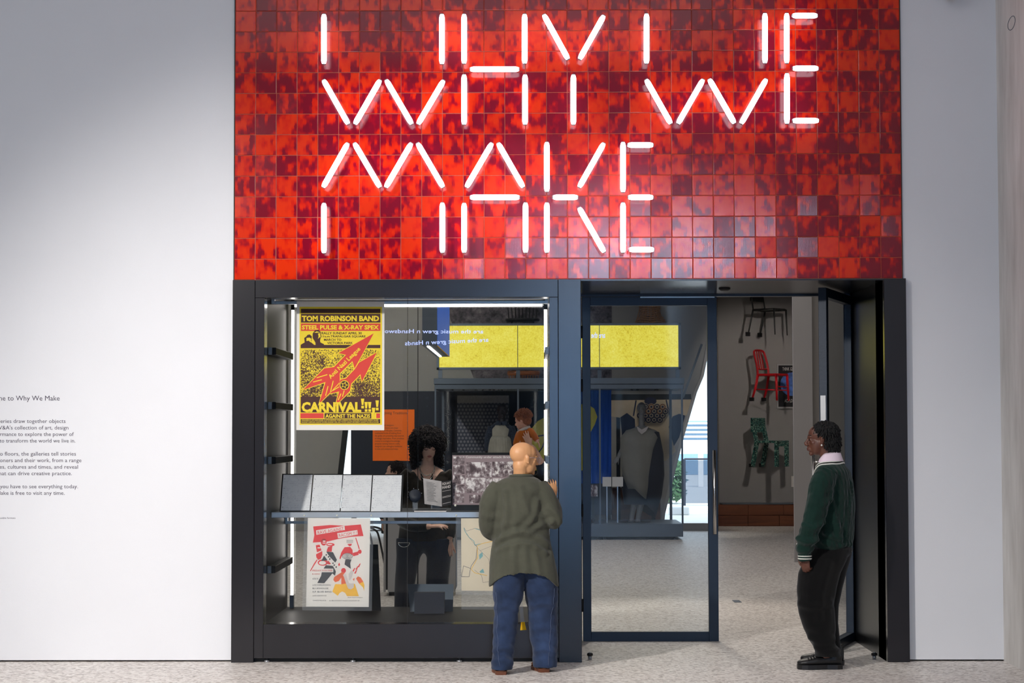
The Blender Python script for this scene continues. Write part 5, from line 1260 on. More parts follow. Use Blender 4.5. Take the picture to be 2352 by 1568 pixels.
def shoe(name, parent, heel, d, L, m, sole_m, w=0.095, h=0.085, heel_h=0.03, ankle=0.1):
    "shoe from the heel point on the floor along d"
    h0 = Vector(heel); d = Vector(d).normalized(); a = Vector((-d.y,d.x,0)); mb = MB(); U = Vector((0,0,1))
    prof = [(0.0,.62,.9),(.12,.80,1.0),(.35,.78,.95),(.6,.98,.72),(.8,1.0,.58),(.93,.78,.48),(1.0,.40,.36)]
    rings = []
    for f, ww, hh in prof:
        c = h0+d*L*f; rg = []
        for k in range(14):
            t = 2*math.pi*k/14; rg.append(c + a*(w/2*ww*math.cos(t)) + U*(heel_h*0.7+h*hh*(0.5+0.5*math.sin(t))))
        rings.append(rg)
    mb.rings(rings); mb.tube([h0+d*L*0.14+U*(heel_h+h*0.4), h0+d*L*0.16+U*(heel_h+ankle)], [w*0.40,w*0.42], 12)
    up = fuse(mb, name, m, parent, 0.006, 4)
    out = [(0,.30),(0.0,.62),(.12,.86),(.35,.80),(.6,1.0),(.8,1.04),(.93,.84),(1.01,.42)]
    pts = [h0+d*L*(f-0.01)+a*(w/2*ww) for f, ww in out]+[h0+d*L*(f-0.01)-a*(w/2*ww) for f, ww in out[::-1]]
    adopt(MB().prism(pts, U*heel_h).build('sole', sole_m), up)
    return up
# ------------------------------------------------------------------ bald visitor, seen from behind
YB_ = -0.66
def B(x, y, dy=0.0): return P(x, y, YB_+dy)
S_ = FPX/(YB_-CAM.y)
pw = thing('person', (B(1200,1545).x, YB_, 0), 'bald person in olive jumper and blue jeans seen from behind at the window', 'person')
hc = B(1203,1053); HM = rot_head(R(180-64), R(4))
bd = MB(); head(bd, hc, 0.96, HM, 0.9, 0.9, True, B(1196,1100,0.02))
bd.rings([ring(B(1196,y,0.01), hw/S_, hd, 0, 20) for y, hw, hd in ((1096,26,.06),(1112,48,.08),(1150,52,.10),(1210,46,.09),(1260,56,.11),(1310,58,.11))])
for pts, rr in (([B(1143,1122),B(1126,1170,-.01),B(1120,1210,0),B(1132,1226,.12),B(1150,1222,.24)],[.05,.045,.04,.036,.027]), ([B(1243,1120),B(1262,1160,-.03),B(1273,1196,-.01),B(1274,1172,.08),B(1271,1142,.16)],[.05,.045,.04,.036,.026])): bd.tube([Vector(p) for p in spline(pts,4)], [float(q) for q in np.array(spline([[r] for r in rr],4)).ravel()], 12)
hand(bd, B(1270,1143,.165), (0.0,0.15,1), (-0.75,1,0.1), 0.82, (12,14,10,8), 9, 34, -1)
hand(bd, B(1152,1221,.25), (1,0.3,0.25), (0,1,0), 0.88, (25,25,25,25), 4, 35, 1)
for cx0, cx1, dyy, yb in ((1168,1156,-0.06,1536),(1243,1250,0.07,1530)):
    bd.tube([B(cx0,1305,dyy*.5),B((cx0+cx1)/2,1420,dyy),B(cx1,yb,dyy)], [.080,.048,.032], 12)
body = fuse(bd, 'body', ['skin_fair','skin_lips'], pw, 0.0048, 6)
sw = MB()
tor = [(1093,1197,25,.072,.02),(1099,1196,42,.095,.015),(1108,1194,56,.115,.01),(1122,1193,64,.130,0),(1160,1194,66,.142,0),(1200,1196,64,.145,0),(1222,1197,64,.140,0),(1250,1198,69,.155,0),(1272,1199,72,.163,0)]
rg = [ring(B(cx,y,dy), hw/S_, hd, 0, 40) for y, cx, hw, hd, dy in tor]
hem = lambda t: (0.058*(max(0,-math.sin(t))**1.4) - 0.046*abs(math.cos(t))**2.0 + 0.004*math.sin(5*t))
for y, cx, hw, hd, k in ((1292,1200,75.5,.168,.1),(1315,1202,79,.173,.5),(1333,1203,80.5,.176,1)): rg.append(ring(B(cx,y,0), hw/S_, hd, 0, 40, lambda t, k=k: k*hem(t)))
rg.append(ring(B(1203,1326,0), 66/S_, .135, 0, 40, hem))
sw.rings(rg)
def sleeve(mb, pts, rr, n=14):
    p = [Vector(q) for q in spline(pts,5)]; r = [float(q) for q in np.array(spline([[q] for q in rr],5)).ravel()]; mb.tube(p, r, n)
sleeve(sw, [B(1150,1116),B(1131,1150,-.02),B(1123,1190,-.01),B(1124,1216,.02),B(1138,1226,.13),B(1148,1223,.22)], [.072,.080,.073,.062,.052,.040])
sleeve(sw, [B(1236,1114),B(1254,1148,-.03),B(1270,1186,-.03),B(1274,1196,.0),B(1274,1172,.08),B(1271,1147,.15)], [.072,.076,.066,.056,.050,.036])
FW = [([B(1128,1246,-.08),B(1160,1230,-.145),B(1200,1222,-.15),B(1238,1232,-.145),B(1266,1250,-.08)],.016),([B(1140,1262,-.12),B(1180,1250,-.155),B(1222,1250,-.15),B(1256,1268,-.12)],.008),([B(1236,1150,-.12),B(1228,1190,-.145),B(1205,1214,-.15)],.012),
 ([B(1160,1130,-.12),B(1163,1180,-.14),B(1150,1232,-.13)],.010),([B(1268,1200,-.08),B(1240,1210,-.13),B(1215,1222,-.14)],.010),([B(1178,1262,-.16),B(1180,1320,-.18)],.006),([B(1232,1262,-.158),B(1240,1325,-.17)],.006),([B(1196,1118,-.11),B(1206,1160,-.142),B(1222,1188,-.147)],.006),([B(1205,1262,-.16),B(1207,1310,-.18)],.005),
 ([B(1112,1180,-.05),B(1126,1190,-.10),B(1140,1186,-.08)],.006),([B(1262,1165,-.08),B(1280,1180,-.10),B(1290,1200,-.06)],.007)]
jumper = fuse(sw, 'jumper', 'knit_olive', pw, 0.0065, 6, 0.5, lambda co: 0.003*wob(co, 14, 2)+0.002*wob(co, 34, 3)+ridges(co, FW))
# neckband and hem band
cb_ = [B(1197,1093.5,0.02)+Vector((25.5/S_*math.cos(t), .070*math.sin(t), 0.006*math.sin(t)*-1)) for t in [2*math.pi*k/28 for k in range(29)]]
MB().tube(cb_, 0.008, 8, False, 1.4).build('neckband', 'knit_olive', pw, True)
chain = [B(1199,1090,0.02)+Vector((22/S_*math.cos(t), .062*math.sin(t), 0.008*math.sin(t)*-1)) for t in [2*math.pi*k/28 for k in range(29)]]
mat('gold', (212,170,80), 0.3, 0.9); MB().tube(chain, 0.0016, 5, False).build('necklace', 'gold', pw, True)
je = MB()
L_ = [(1296,1176,36,.135,-.01),(1330,1169,37,.125,-.02),(1370,1167,33.5,.105,-.03),(1410,1163,29,.092,-.04),(1450,1160,27,.086,-.05),(1490,1156,27,.088,-.06),(1520,1154,26,.092,-.06),(1537,1153,24.5,.094,-.06)]
R_ = [(1296,1230,37,.135,.01),(1330,1241,40,.125,.02),(1370,1245,38,.108,.03),(1410,1246,35,.094,.05),(1450,1248,33,.088,.06),(1490,1251,31,.090,.07),(1516,1252,28.5,.094,.08),(1531,1252,26.5,.096,.08)]
for LL in (L_, R_): je.rings([ring(B(cx,y,dy), hw/S_, hd, 0, 26) for y, cx, hw, hd, dy in LL])
je.ell(B(1203,1292), (67/S_,.14,.085))
FJ = [([B(1134,1398,-.08),B(1165,1390,-.13),B(1190,1402,-.10)],.008),([B(1130,1496,-.12),B(1158,1486,-.15),B(1182,1496,-.12)],.010),([B(1220,1500,-.0),B(1250,1490,-.02),B(1280,1502,0)],.010),([B(1214,1395,-.05),B(1250,1384,-.07),B(1282,1398,-.03)],.008),([B(1132,1450,-.10),B(1160,1438,-.14),B(1186,1452,-.10)],.007),([B(1216,1450,-.02),B(1250,1440,-.03),B(1282,1450,-.0)],.007),([B(1130,1520,-.12),B(1155,1512,-.155),B(1178,1522,-.12)],.008)]
jn = fuse(je, 'jeans', 'denim', pw, 0.0065, 5, 0.5, lambda co: 0.005*wob(co, 18, 5)+0.002*wob(co, 40, 6)+ridges(co, FJ, 0.02))
from mathutils.bvhtree import BVHTree
jt = BVHTree.FromPolygons([v.co for v in jn.data.vertices], [tuple(p.vertices) for p in jn.data.polygons])
mat('seam_thread', (78,90,118), 0.8)
for pts in ([B(1137,1360,-.10),B(1136,1420,-.12),B(1140,1480,-.14),B(1148,1532,-.155)],[B(1274,1350,-.05),B(1268,1420,-.03),B(1262,1480,-.01),B(1260,1528,-.01)]): MB().tube([(lambda r_: r_[0]+r_[1]*0.0008)(jt.find_nearest(Vector(p))) for p in spline(pts,8)], 0.0018, 5).build('leg_seam', 'seam_thread', pw, True)
shoe('boot', pw, (B(1153,1546).x,-0.79,0), (-0.12,1,0), 0.26, 'boot_tan', 'walnut', 0.092, 0.070, 0.026, 0.045)
shoe('boot', pw, (B(1252,1540).x,-0.65,0), (-0.25,1,0), 0.26, 'boot_tan', 'walnut', 0.092, 0.070, 0.026, 0.045)
def hp(p, c=hc, M=HM, s=0.96): return c + M @ (Vector(p)*s)
gl = thing if False else None
mat('spectacle_frame', (180,170,176), 0.3, 0.5)
fr = MB()
for x in (-1,1):
    fr.tube([hp((x*.078,.012,.006)),hp((x*.080,-.03,.010)),hp((x*.066,-.100,.006))], 0.0018, 6)
    cc = Vector((x*.034,-.106,-.004)); fr.tube([hp((cc.x+.025*math.cos(t),cc.y+abs(math.cos(t))*0.004,cc.z+.021*math.sin(t))) for t in [2*math.pi*k/20 for k in range(21)]], 0.0018, 6)
fr.tube([hp((-.009,-.108,0)),hp((.009,-.108,0))], 0.0018, 6)
gf = fr.build('spectacles', 'spectacle_frame', pw, True)
for x in (-1,1):
    adopt(MB().add([hp((x*.034+.024*math.cos(t),-.107,-.004+.020*math.sin(t))) for t in [2*math.pi*k/18 for k in range(18)]], [tuple(range(18))]).build('spectacle_lens', 'lens'), gf)
br = MB()
for x in (-1,1): br.tube([hp((x*.018,-.091,.028)),hp((x*.034,-.087,.033)),hp((x*.050,-.070,.028))], 0.002, 6)
br.build('eyebrows', 'hair_brown', pw, True)
st = MB(); st.bar(B(1196,1380,0.30), B(1200,1428,0.30), 0.026, 0.004, up=(0,1,0)); st.build('hanging_strap', 'acrylic', pw)
MB().prism([B(1197,1428,.30),B(1205,1428,.30),B(1209,1446,.30),B(1195,1447,.30)], (0,0.006,0)).build('strap_end', 'ink_amber', pw)
# ------------------------------------------------------------------ man in the green jumper
YM = -0.36
def Mn(x, y, dy=0.0): return P(x, y, YM+dy)
SM = FPX/(YM-CAM.y)
pm = thing('person', (Mn(1890,1531).x, YM, 0), 'man in green cable jumper and black trousers standing by the open door', 'person')
mc = Mn(1887,1009); MM = rot_head(R(263), R(2))
bd = MB(); head(bd, mc, 0.985, MM, 1.3, 1.35, True, Mn(1906,1062,0.0))
yaw = R(250)
def tring(y, cx, a, b, dy=0.0, n=32, dz=None): return ring(Mn(cx,y,dy), a, b, yaw, n, dz)
bd.rings([tring(y,cx,a,b) for y,cx,a,b in ((1058,1908,.07,.06),(1076,1912,.16,.08),(1130,1914,.16,.10),(1200,1910,.15,.10),(1262,1906,.16,.11),(1290,1900,.15,.11))])
for pts, rr in (([Mn(1897,1092,-.18),Mn(1872,1180,-.22),Mn(1850,1268,-.21)],[.055,.045,.028]),([Mn(1930,1092,.18),Mn(1890,1180,.20),Mn(1845,1255,.16)],[.055,.045,.028])): bd.tube([Vector(p) for p in spline(pts,5)], [float(q) for q in np.array(spline([[r] for r in rr],5)).ravel()], 12)
hand(bd, Mn(1850,1279,-.21), (0.05,0.1,-1), (0.6,0.75,0.1), 0.86, (38,42,45,48), 3, 25, -1, 25)
hand(bd, Mn(1843,1262,.15), (-0.1,0,-1), (0.7,-0.7,0), 0.86, (30,35,35,35), 3, 25, 1, 25)
for cx0, cx1, cx2, dyy in ((1888,1875,1898,-.10),(1902,1892,1908,.12)): bd.tube([Mn(cx0,1290,dyy),Mn(cx1,1390,dyy),Mn(cx2,1510,dyy)], [.085,.058,.042], 12)
body = fuse(bd, 'body', ['skin_dark','skin_dark_lips'], pm, 0.0044, 5)
def mh(p): return mc + MM @ (Vector(p)*0.985)
inv = MM.inverted()
def lips_test(c_, s=0.985): 
    q = inv @ (c_-mc)/s; return q.y < -.085 and (q.x/.024)**2+((q.z+.0645)/.0125)**2 < 1
paint(body, lips_test, 1)
sw = MB()
sw.rings([tring(1060,1907,.105,.085),tring(1070,1909,.165,.100),tring(1082,1912,.205,.118),tring(1105,1914,.225,.135),tring(1150,1914,.225,.148),tring(1200,1912,.222,.150),tring(1235,1912,.215,.148),tring(1252,1913,.200,.138),tring(1264,1914,.185,.125),tring(1266,1914,.170,.112)])
sleeve(sw, [Mn(1900,1085,-.17),Mn(1886,1120,-.215),Mn(1873,1180,-.235),Mn(1858,1225,-.235),Mn(1848,1258,-.22),Mn(1848,1272,-.215)], [.075,.088,.080,.078,.066,.044])
sleeve(sw, [Mn(1932,1085,.17),Mn(1918,1120,.21),Mn(1895,1180,.22),Mn(1865,1225,.2),Mn(1848,1250,.16)], [.075,.086,.078,.070,.044])
FM = [([Mn(1908,1130,-.24),Mn(1920,1190,-.22),Mn(1936,1250,-.15)],.010),([Mn(1958,1110,-.06),Mn(1950,1180,-.12),Mn(1945,1245,-.12)],.008),([Mn(1832,1236,-.25),Mn(1858,1246,-.31),Mn(1880,1240,-.26)],.014),([Mn(1846,1204,-.27),Mn(1870,1212,-.315),Mn(1892,1200,-.27)],.010),([Mn(1896,1225,-.2),Mn(1930,1238,-.17)],.010),([Mn(1866,1140,-.27),Mn(1888,1160,-.30),Mn(1908,1148,-.26)],.008),([Mn(1885,1245,-.2),Mn(1920,1254,-.16),Mn(1955,1250,-.08)],.010)]
green = fuse(sw, 'jumper', 'knit_green', pm, 0.0065, 6, 0.5, lambda co: 0.004*wob(co, 13, 12)+0.0015*wob(co, 40, 13)+ridges(co, FM))
def band(name, m, fn, r, par=pm, flat=1.0, n=36):
    MB().tube([fn(2*math.pi*k/n) for k in range(n+1)], r, 8, False, flat).build(name, m, par, True)
wr = Mn(1848,1279,-.213)
cf = MB(); sleeve(cf, [Mn(1848,1266,-.215),Mn(1848,1276,-.214),Mn(1849,1287,-.212)], [.047,.044,.043]); cf.build('cuff', 'knit_green', pm, True)
for y in (1276.5,1282.5): band('cuff_stripe', 'white_knit', lambda t, y=y: Mn(1848.5,y,-.213)+Vector((.0445*math.cos(t),.0445*math.sin(t),0)), 0.0042)
band('cuff_stripe', 'white_knit', lambda t: Mn(1846,1252,.16)+Vector((.046*math.cos(t),.046*math.sin(t),-0.01*math.cos(t))), 0.006)
def neckline(k):
    "dips towards the chest, rides high on the neck"
    def f(t):
        x, y = (.106+.012*k)*math.cos(t), (.092+.012*k)*math.sin(t)   # +y is the back in local terms
        p = Mn(1908,1060,0); lx = x*math.cos(yaw)-y*math.sin(yaw); ly = x*math.sin(yaw)+y*math.cos(yaw)
        return p + Vector((lx, ly, 0.012 - 0.075*max(0,-math.sin(t))**1.5 + 0.014*max(0,math.sin(t)) - 0.008*k - 0.006*math.cos(2*t)))
    return f
from mathutils.bvhtree import BVHTree
gb_ = BVHTree.FromPolygons([v.co for v in green.data.vertices], [tuple(p.vertices) for p in green.data.polygons])
def onto(f):
    def g_(t):
        q, n_, i_, d_ = gb_.find_nearest(f(t)); return q + n_*0.002
    return g_
for k in (0.2,1.3,2.4): band('neck_stripe', 'white_knit' if k != 1.3 else 'black_cloth', onto(neckline(k)), 0.0055, n=60)
band('hem_stripe', 'white_knit', lambda t: tring(1265.5,1914,.183,.123,0,36)[int(round(t/(2*math.pi)*36))%36], 0.004)
# pink shirt collar: upright band folded outward
col = MB(); NR = []
for (ra, rb, z0, fwd) in ((.062,.060,.062,0),(.066,.064,.074,0),(.080,.076,.060,0),(.100,.094,.006,0),(.104,.098,-.020,0)):
    rg_ = []
    for k in range(32):
        t = 2*math.pi*k/32; x, y = ra*math.cos(t), rb*math.sin(t); p = Mn(1906,1060,0)
        front = max(0,-math.sin(t))
        rg_.append(p+Vector((x*math.cos(yaw)-y*math.sin(yaw), x*math.sin(yaw)+y*math.cos(yaw), z0-0.055*front**2-0.012*(1-abs(math.sin(t))))))
    NR.append(rg_)
col.rings(NR, caps=False); o = col.build('shirt_collar', 'pink_cotton', pm, True)
sm_ = o.modifiers.new('thick', 'SOLIDIFY'); sm_.thickness = 0.003
tr = MB()
NL = [(1258,1908,44,.125,-.05),(1285,1896,48,.118,-.08),(1315,1882,48,.112,-.10),(1350,1876,46,.106,-.10),(1390,1873,44,.100,-.11),(1430,1880,38,.094,-.11),(1470,1888,32,.090,-.11),(1492,1899,30,.090,-.11),(1508,1902,31,.092,-.11)]
FL = [(1258,1918,42,.12,.06),(1285,1910,44,.115,.09),(1315,1902,42,.108,.11),(1350,1896,38,.100,.12),(1390,1890,36,.095,.13),(1430,1893,32,.09,.13),(1470,1900,30,.088,.13),(1508,1908,29,.09,.13)]
for LL in (NL, FL): tr.rings([ring(Mn(cx,y,dy), hw/SM, hd, 0, 24) for y,cx,hw,hd,dy in LL])
tr.ell(Mn(1908,1262), (.15,.17,.08))
FT = [([Mn(1838,1385,-.16),Mn(1870,1394,-.21),Mn(1908,1384,-.18)],.008),([Mn(1858,1468,-.17),Mn(1888,1478,-.205),Mn(1918,1470,-.17)],.010),([Mn(1870,1490,-.17),Mn(1900,1497,-.205),Mn(1930,1488,-.17)],.012),([Mn(1905,1295,-.2),Mn(1888,1360,-.21),Mn(1882,1420,-.2)],.007)]
fuse(tr, 'trousers', 'black_cloth', pm, 0.007, 5, 0.5, lambda co: 0.004*wob(co, 16, 22)+ridges(co, FT, 0.022))
s1 = shoe('shoe', pm, (Mn(1932,1531,-.08).x,YM-.09,0), (-1,-0.04,0), 0.305, 'shoe_black', 'shoe_black', 0.112, 0.088, 0.032, 0.11)
s2 = shoe('shoe', pm, (Mn(1938,1531,.14).x,YM+.14,0), (-1,0.25,0), 0.30, 'shoe_black', 'shoe_black', 0.112, 0.088, 0.032, 0.11)
for k in range(3):
    p = Mn(1868-6*k,1506+3*k,-.10); adopt(MB().tube([p+Vector((0,-.045,-.01)),p+Vector((0,0,.012)),p+Vector((0,.04,-.01))], .004, 6).build('lace', 'black_cloth', None, True), s1)
# twisted hair
def locs(name, par, c, M, s, m, n, seed, cap, keep, L=(.02,.04), r=.006, droop=0.5, curl=0.0, multi=False):
    rr = random.Random(seed); mb = MB()
    for (p, q) in cap: mb.ell(c + M @ (Vector(p)*s), Vector(q)*s, M, 24, 16)
    base = fuse(mb, name, m, par, 0.006, 3)
    tb = MB(); g_ = math.pi*(3-math.sqrt(5))
    for kk in range(n*(len(cap) if multi else 1)):
        k = kk % n; z = 1-2*(k+0.5)/n; a = k*g_; u = Vector((math.sqrt(1-z*z)*math.cos(a), math.sqrt(1-z*z)*math.sin(a), z))
        (p0, q0) = cap[kk//n]; p = Vector((p0[0]+q0[0]*u.x, p0[1]+q0[1]*u.y, p0[2]+q0[2]*u.z))
        if not keep(p) or any(sum(((p[i]-c_[i])/r_[i])**2 for i in range(3)) < 0.9 for (c_, r_) in cap if (c_, r_) != (p0, q0)): continue
        d = (u + Vector((rr.uniform(-.4,.4),rr.uniform(-.4,.4),rr.uniform(-.4,.4)-droop))).normalized(); l = rr.uniform(*L)
        pts = []
        if curl:
            e1 = d.orthogonal().normalized(); e2 = d.cross(e1); tn = rr.uniform(1.2,2.2); ph = rr.uniform(0,6.28); cr = curl*rr.uniform(.7,1.2)
            for j in range(9):
                f = j/8; pts.append(p - u*0.004 + d*l*f + e1*cr*math.cos(ph+tn*6.28*f) + e2*cr*math.sin(ph+tn*6.28*f) - Vector((0,0,droop*l*f*f)))
        else:
            for j in range(4): f = j/3; pts.append(p - u*0.003 + d*l*f - Vector((0,0,droop*l*f*f)))
        tb.tube([c + M @ (q*s) for q in pts], [r*s*(1-0.45*j/(len(pts)-1)) for j in range(len(pts))], 4)
    o = tb.build('curls', m, None, True); adopt(o, base); o['kind'] = 'stuff'
    return base
locs('hair', pm, mc, MM, 0.985, 'hair_black', 620, 5, [((0,.030,.052),(.083,.092,.076)),((0,.060,-.005),(.072,.064,.066)),((.0,.075,-.05),(.052,.04,.04))],
     lambda p: (p.y > -.055 and p.z > .052+(-.2*p.y if p.y<0 else 0)) or p.y > .02 or (p.y > -.02 and p.z > .03), (.012,.026), .0085, 0.7, multi=True)
e_ = MB(); e_.ell(mh((-.082,-.003,-.040)), .0065, None, 10, 8); e_.ell(mh((.082,-.003,-.040)), .0065, None, 10, 8); mat('pearl', (230,228,222), 0.2); e_.build('earrings', 'pearl', pm, True)
br = MB()
for x in (-1,1): br.tube([mh((x*.018,-.094,.030)),mh((x*.034,-.090,.035)),mh((x*.050,-.072,.030))], .0026, 6)
br.build('eyebrows', 'hair_black', pm, True)
ey = MB()
for x in (-1,1): ey.ell(mh((x*.034,-.086,.000)), (.009,.005,.006), MM, 10, 8)
ey.build('eyes', 'eye_dark', pm, True)
# ------------------------------------------------------------------ curly-haired woman reading in the gallery
YC = 1.98
def Cw(x, y, dy=0.0): return P(x, y, YC+dy)
SCW = FPX/(YC-CAM.y)
pc = thing('person', (Cw(978,1450).x, YC, 0), 'woman with dark curly hair looking down into the window from inside', 'person')
cc_ = Cw(983,1024,-.02); CM = rot_head(R(14), R(16))
bd = MB(); head(bd, cc_, 0.95, CM, 0.9, 1.0, True, Cw(982,1082,0.0))
bd.rings([ring(Cw(cx,y), hw/SCW, hd, 0, 24) for y,cx,hw,hd in ((1068,982,14,.05),(1078,982,34,.07),(1092,982,46,.09),(1150,980,40,.10),(1210,978,38,.09),(1240,976,38,.09),(1262,976,34,.08))])
for pts, rr in (([Cw(938,1088),Cw(922,1140,.02),Cw(920,1188,-.02),Cw(950,1206,-.14),Cw(988,1208,-.18)],[.05,.043,.038,.034,.025]),([Cw(1026,1088),Cw(1038,1140,.02),Cw(1038,1190,0),Cw(1032,1240,-.06)],[.05,.043,.038,.025])): bd.tube([Vector(p) for p in spline(pts,4)], [float(q) for q in np.array(spline([[r] for r in rr],4)).ravel()], 12)
hand(bd, Cw(990,1208,-.18), (1,-0.2,0.05), (0,0.3,-1), 0.85, (14,18,18,22), 6, 30, 1)
hand(bd, Cw(1032,1242,-.06), (-0.05,-0.1,-1), (0,1,0), 0.85, (25,28,28,28), 4, 30, 1)
for cx0, cx1, dyy in ((944,930,.0),(1006,1003,.0)): bd.tube([Cw(cx0,1262,dyy),Cw(cx1,1340,dyy),Cw(cx1,1436,dyy)], [.07,.045,.032], 12)
body = fuse(bd, 'body', ['skin_pale','skin_lips'], pc, 0.0044, 5)
cinv = CM.inverted()
def ch(p): return cc_ + CM @ (Vector(p)*0.95)
paint(body, lambda c: (lambda q: q.y < -.085 and (q.x/.020)**2+((q.z+.0635)/.0098)**2 < 1)(cinv @ (c-cc_)/0.95), 1)
sw = MB()
vn = lambda t: -0.16*max(0,-math.sin(t))**3
sw.rings([ring(Cw(982,1074,.01), .055, .060, 0, 36, vn), ring(Cw(982,1077,.01), .095, .085, 0, 36, lambda t: -0.15*max(0,-math.sin(t))**4), ring(Cw(982,1084), .150, .108, 0, 36, lambda t: -0.10*max(0,-math.sin(t))**6)] +
  [ring(Cw(cx,y), hw/SCW, hd, 0, 36) for y,cx,hw,hd in ((1100,982,55,.122),(1140,980,56,.130),(1190,977,58,.130),(1225,976,60,.132),(1242,975,61,.135),(1244,975,56,.12))])
sleeve(sw, [Cw(946,1086),Cw(928,1110,.01),Cw(921,1150,.02),Cw(920,1188,-.02),Cw(946,1206,-.13),Cw(982,1209,-.175)], [.066,.072,.064,.058,.052,.040])
sleeve(sw, [Cw(1020,1086),Cw(1034,1110,.01),Cw(1038,1150,.02),Cw(1038,1190,0),Cw(1033,1234,-.055)], [.066,.070,.062,.054,.040])
fuse(sw, 'cardigan', 'brown_knit', pc, 0.0065, 6, 0.5, lambda co: 0.004*wob(co, 14, 31))
vt = MB()
vpts = [Cw(982,1074,.01)+Vector((.062*math.cos(t), .068*math.sin(t)-0.006, 0.004-0.17*max(0,-math.sin(t))**3-0.0)) for t in [2*math.pi*k/40 for k in range(41)]]
vpts = [p+Vector((0,-0.055*max(0,-math.sin(2*math.pi*k/40))**2,0)) for k, p in enumerate(vpts)]
MB().tube(vpts, .012, 8, False).build('neck_trim', 'black_cloth', pc, True)
mat('chain_silver', (200,196,190), 0.25, 0.9)
for dz, wd in ((0.075,.060),(0.115,.064)):
    nk = MB(); pr = None
    for k in range(34):
        t = math.pi*k/33; p = Cw(982,1070,.0)+Vector((wd*math.cos(t), -0.055-0.055*math.sin(t), -dz*math.sin(t)))
        nk.ell(p, (.0045,.0035,.0045), None, 6, 4)
    nk.build('necklace', 'chain_silver', pc, True)
je = MB()
for LL in ([(1236,950,40,.12,0),(1280,938,27,.105,0),(1340,930,23,.095,0),(1400,928,22,.09,0),(1440,930,20,.09,0)],[(1236,1002,40,.12,0),(1280,1008,28,.105,0),(1340,1004,26,.095,0),(1400,1002,25,.09,0),(1440,1003,22,.09,0)]): je.rings([ring(Cw(cx,y,dy), hw/SCW, hd, 0, 22) for y,cx,hw,hd,dy in LL])
je.ell(Cw(976,1242), (59/SCW,.135,.10))
fuse(je, 'jeans', 'dark_denim', pc, 0.008, 5, 0.5, lambda co: 0.004*wob(co, 16, 41))
band('wallet_chain', 'chain_silver', lambda t: Cw(928,1246,-.13)+Vector((.045*math.cos(t), 0, -.035*max(0,math.sin(t))-0.0)), .003, pc, n=24)
shoe('shoe', pc, (Cw(930,1450).x,YC+.08,0), (0,-1,0), .25, 'shoe_black', 'shoe_black', .095,.075,.03,.1)
shoe('shoe', pc, (Cw(1003,1450).x,YC+.08,0), (0,-1,0), .25, 'shoe_black', 'shoe_black', .095,.075,.03,.1)
locs('hair', pc, cc_, CM, 0.95, 'hair_brown', 1500, 9, [((0,.030,.035),(.128,.112,.118)),((-.085,.02,-.07),(.052,.06,.085)),((.085,.02,-.07),(.052,.06,.085)),((0,.05,-.07),(.10,.06,.09)),((0,-.072,.078),(.07,.028,.034))],
     lambda p: not (abs(p.x) < .062 and p.y < -.02 and p.z < .055), (.03,.055), .0055, 0.35, .012)
hx = MB(); rr_ = random.Random(4)
for k in range(260):
    sd = rr_.choice((-1,1)); p = Vector((sd*rr_.uniform(.07,.14), rr_.uniform(-.05,.07), rr_.uniform(-.16,.02))); e1 = Vector((rr_.uniform(-1,1),rr_.uniform(-1,1),0)).normalized(); e2 = Vector((-e1.y,e1.x,0)); ph = rr_.uniform(0,6.28); l = rr_.uniform(.03,.05)
    hx.tube([ch(p+e1*.011*math.cos(ph+9*j/8)+e2*.011*math.sin(ph+9*j/8)-Vector((0,0,l*j/8))) for j in range(9)], .005, 4)
for k in range(70):
    p = Vector((rr_.uniform(-.065,.065), -.088-rr_.uniform(0,.02), rr_.uniform(.035,.10))); ph = rr_.uniform(0,6.28); l = rr_.uniform(.02,.035)
    hx.tube([ch(p+Vector((.009*math.cos(ph+9*j/8),.009*math.sin(ph+9*j/8),-l*j/8))) for j in range(9)], .0045, 4)
hair_ = [c for c in pc.children if c.name.startswith('hair')][0]
o = hx.build('ringlets', 'hair_brown', None, True); adopt(o, hair_); o['kind'] = 'stuff'
br = MB()
for x in (-1,1):
    br.tube([ch((x*.016,-.097,.028)),ch((x*.034,-.095,.036)),ch((x*.052,-.076,.030))], .0036, 6)
br.build('eyebrows', 'hair_brown', pc, True)
ey = MB()
for x in (-1,1): ey.tube([ch((x*.020,-.091,-.004)),ch((x*.034,-.094,-.009)),ch((x*.048,-.084,-.004))], .0024, 6)
ey.build('eyelashes', 'hair_black', pc, True)
# ------------------------------------------------------------------ adult carrying a baby, deeper in the gallery
YA = 5.2
def Ad(x, y, dy=0.0): return P(x, y, YA+dy)
SA = FPX/(YA-CAM.y)
pa_ = thing('person', (Ad(1207,1370).x, YA, 0), 'person in black holding up a baby behind the bald visitor', 'person')
bd = MB(); ac = Ad(1200,1056); AM = rot_head(R(196)); head(bd, ac, 0.95, AM, 1, 1, True, Ad(1207,1090))
bd.rings([ring(Ad(1207,y), hw/SA, hd, 0, 20) for y,hw,hd in ((1086,16,.05),(1100,34,.08),(1150,36,.10),(1200,34,.10),(1230,36,.11))])
bd.tube([Vector(p) for p in spline([Ad(1240,1104),Ad(1247,1085,-.06),Ad(1236,1052,-.16),Ad(1219,1024,-.20)],4)], [.05]*4+[.045]*4+[.036]*4+[.026], 12)
bd.tube([Vector(p) for p in spline([Ad(1174,1104),Ad(1172,1080,-.06),Ad(1182,1050,-.16),Ad(1194,1032,-.18)],4)], [.05]*4+[.045]*4+[.036]*4+[.026], 12)
hand(bd, Ad(1217,1021,-.20), (-0.45,0,1), (0.1,1,0.1), 0.82, (10,12,12,14), 7, 40, -1)
hand(bd, Ad(1195,1031,-.16), (0.3,0.3,1), (0.3,-0.4,0.2), 0.82, (20,20,20,20), 4, 30, 1)
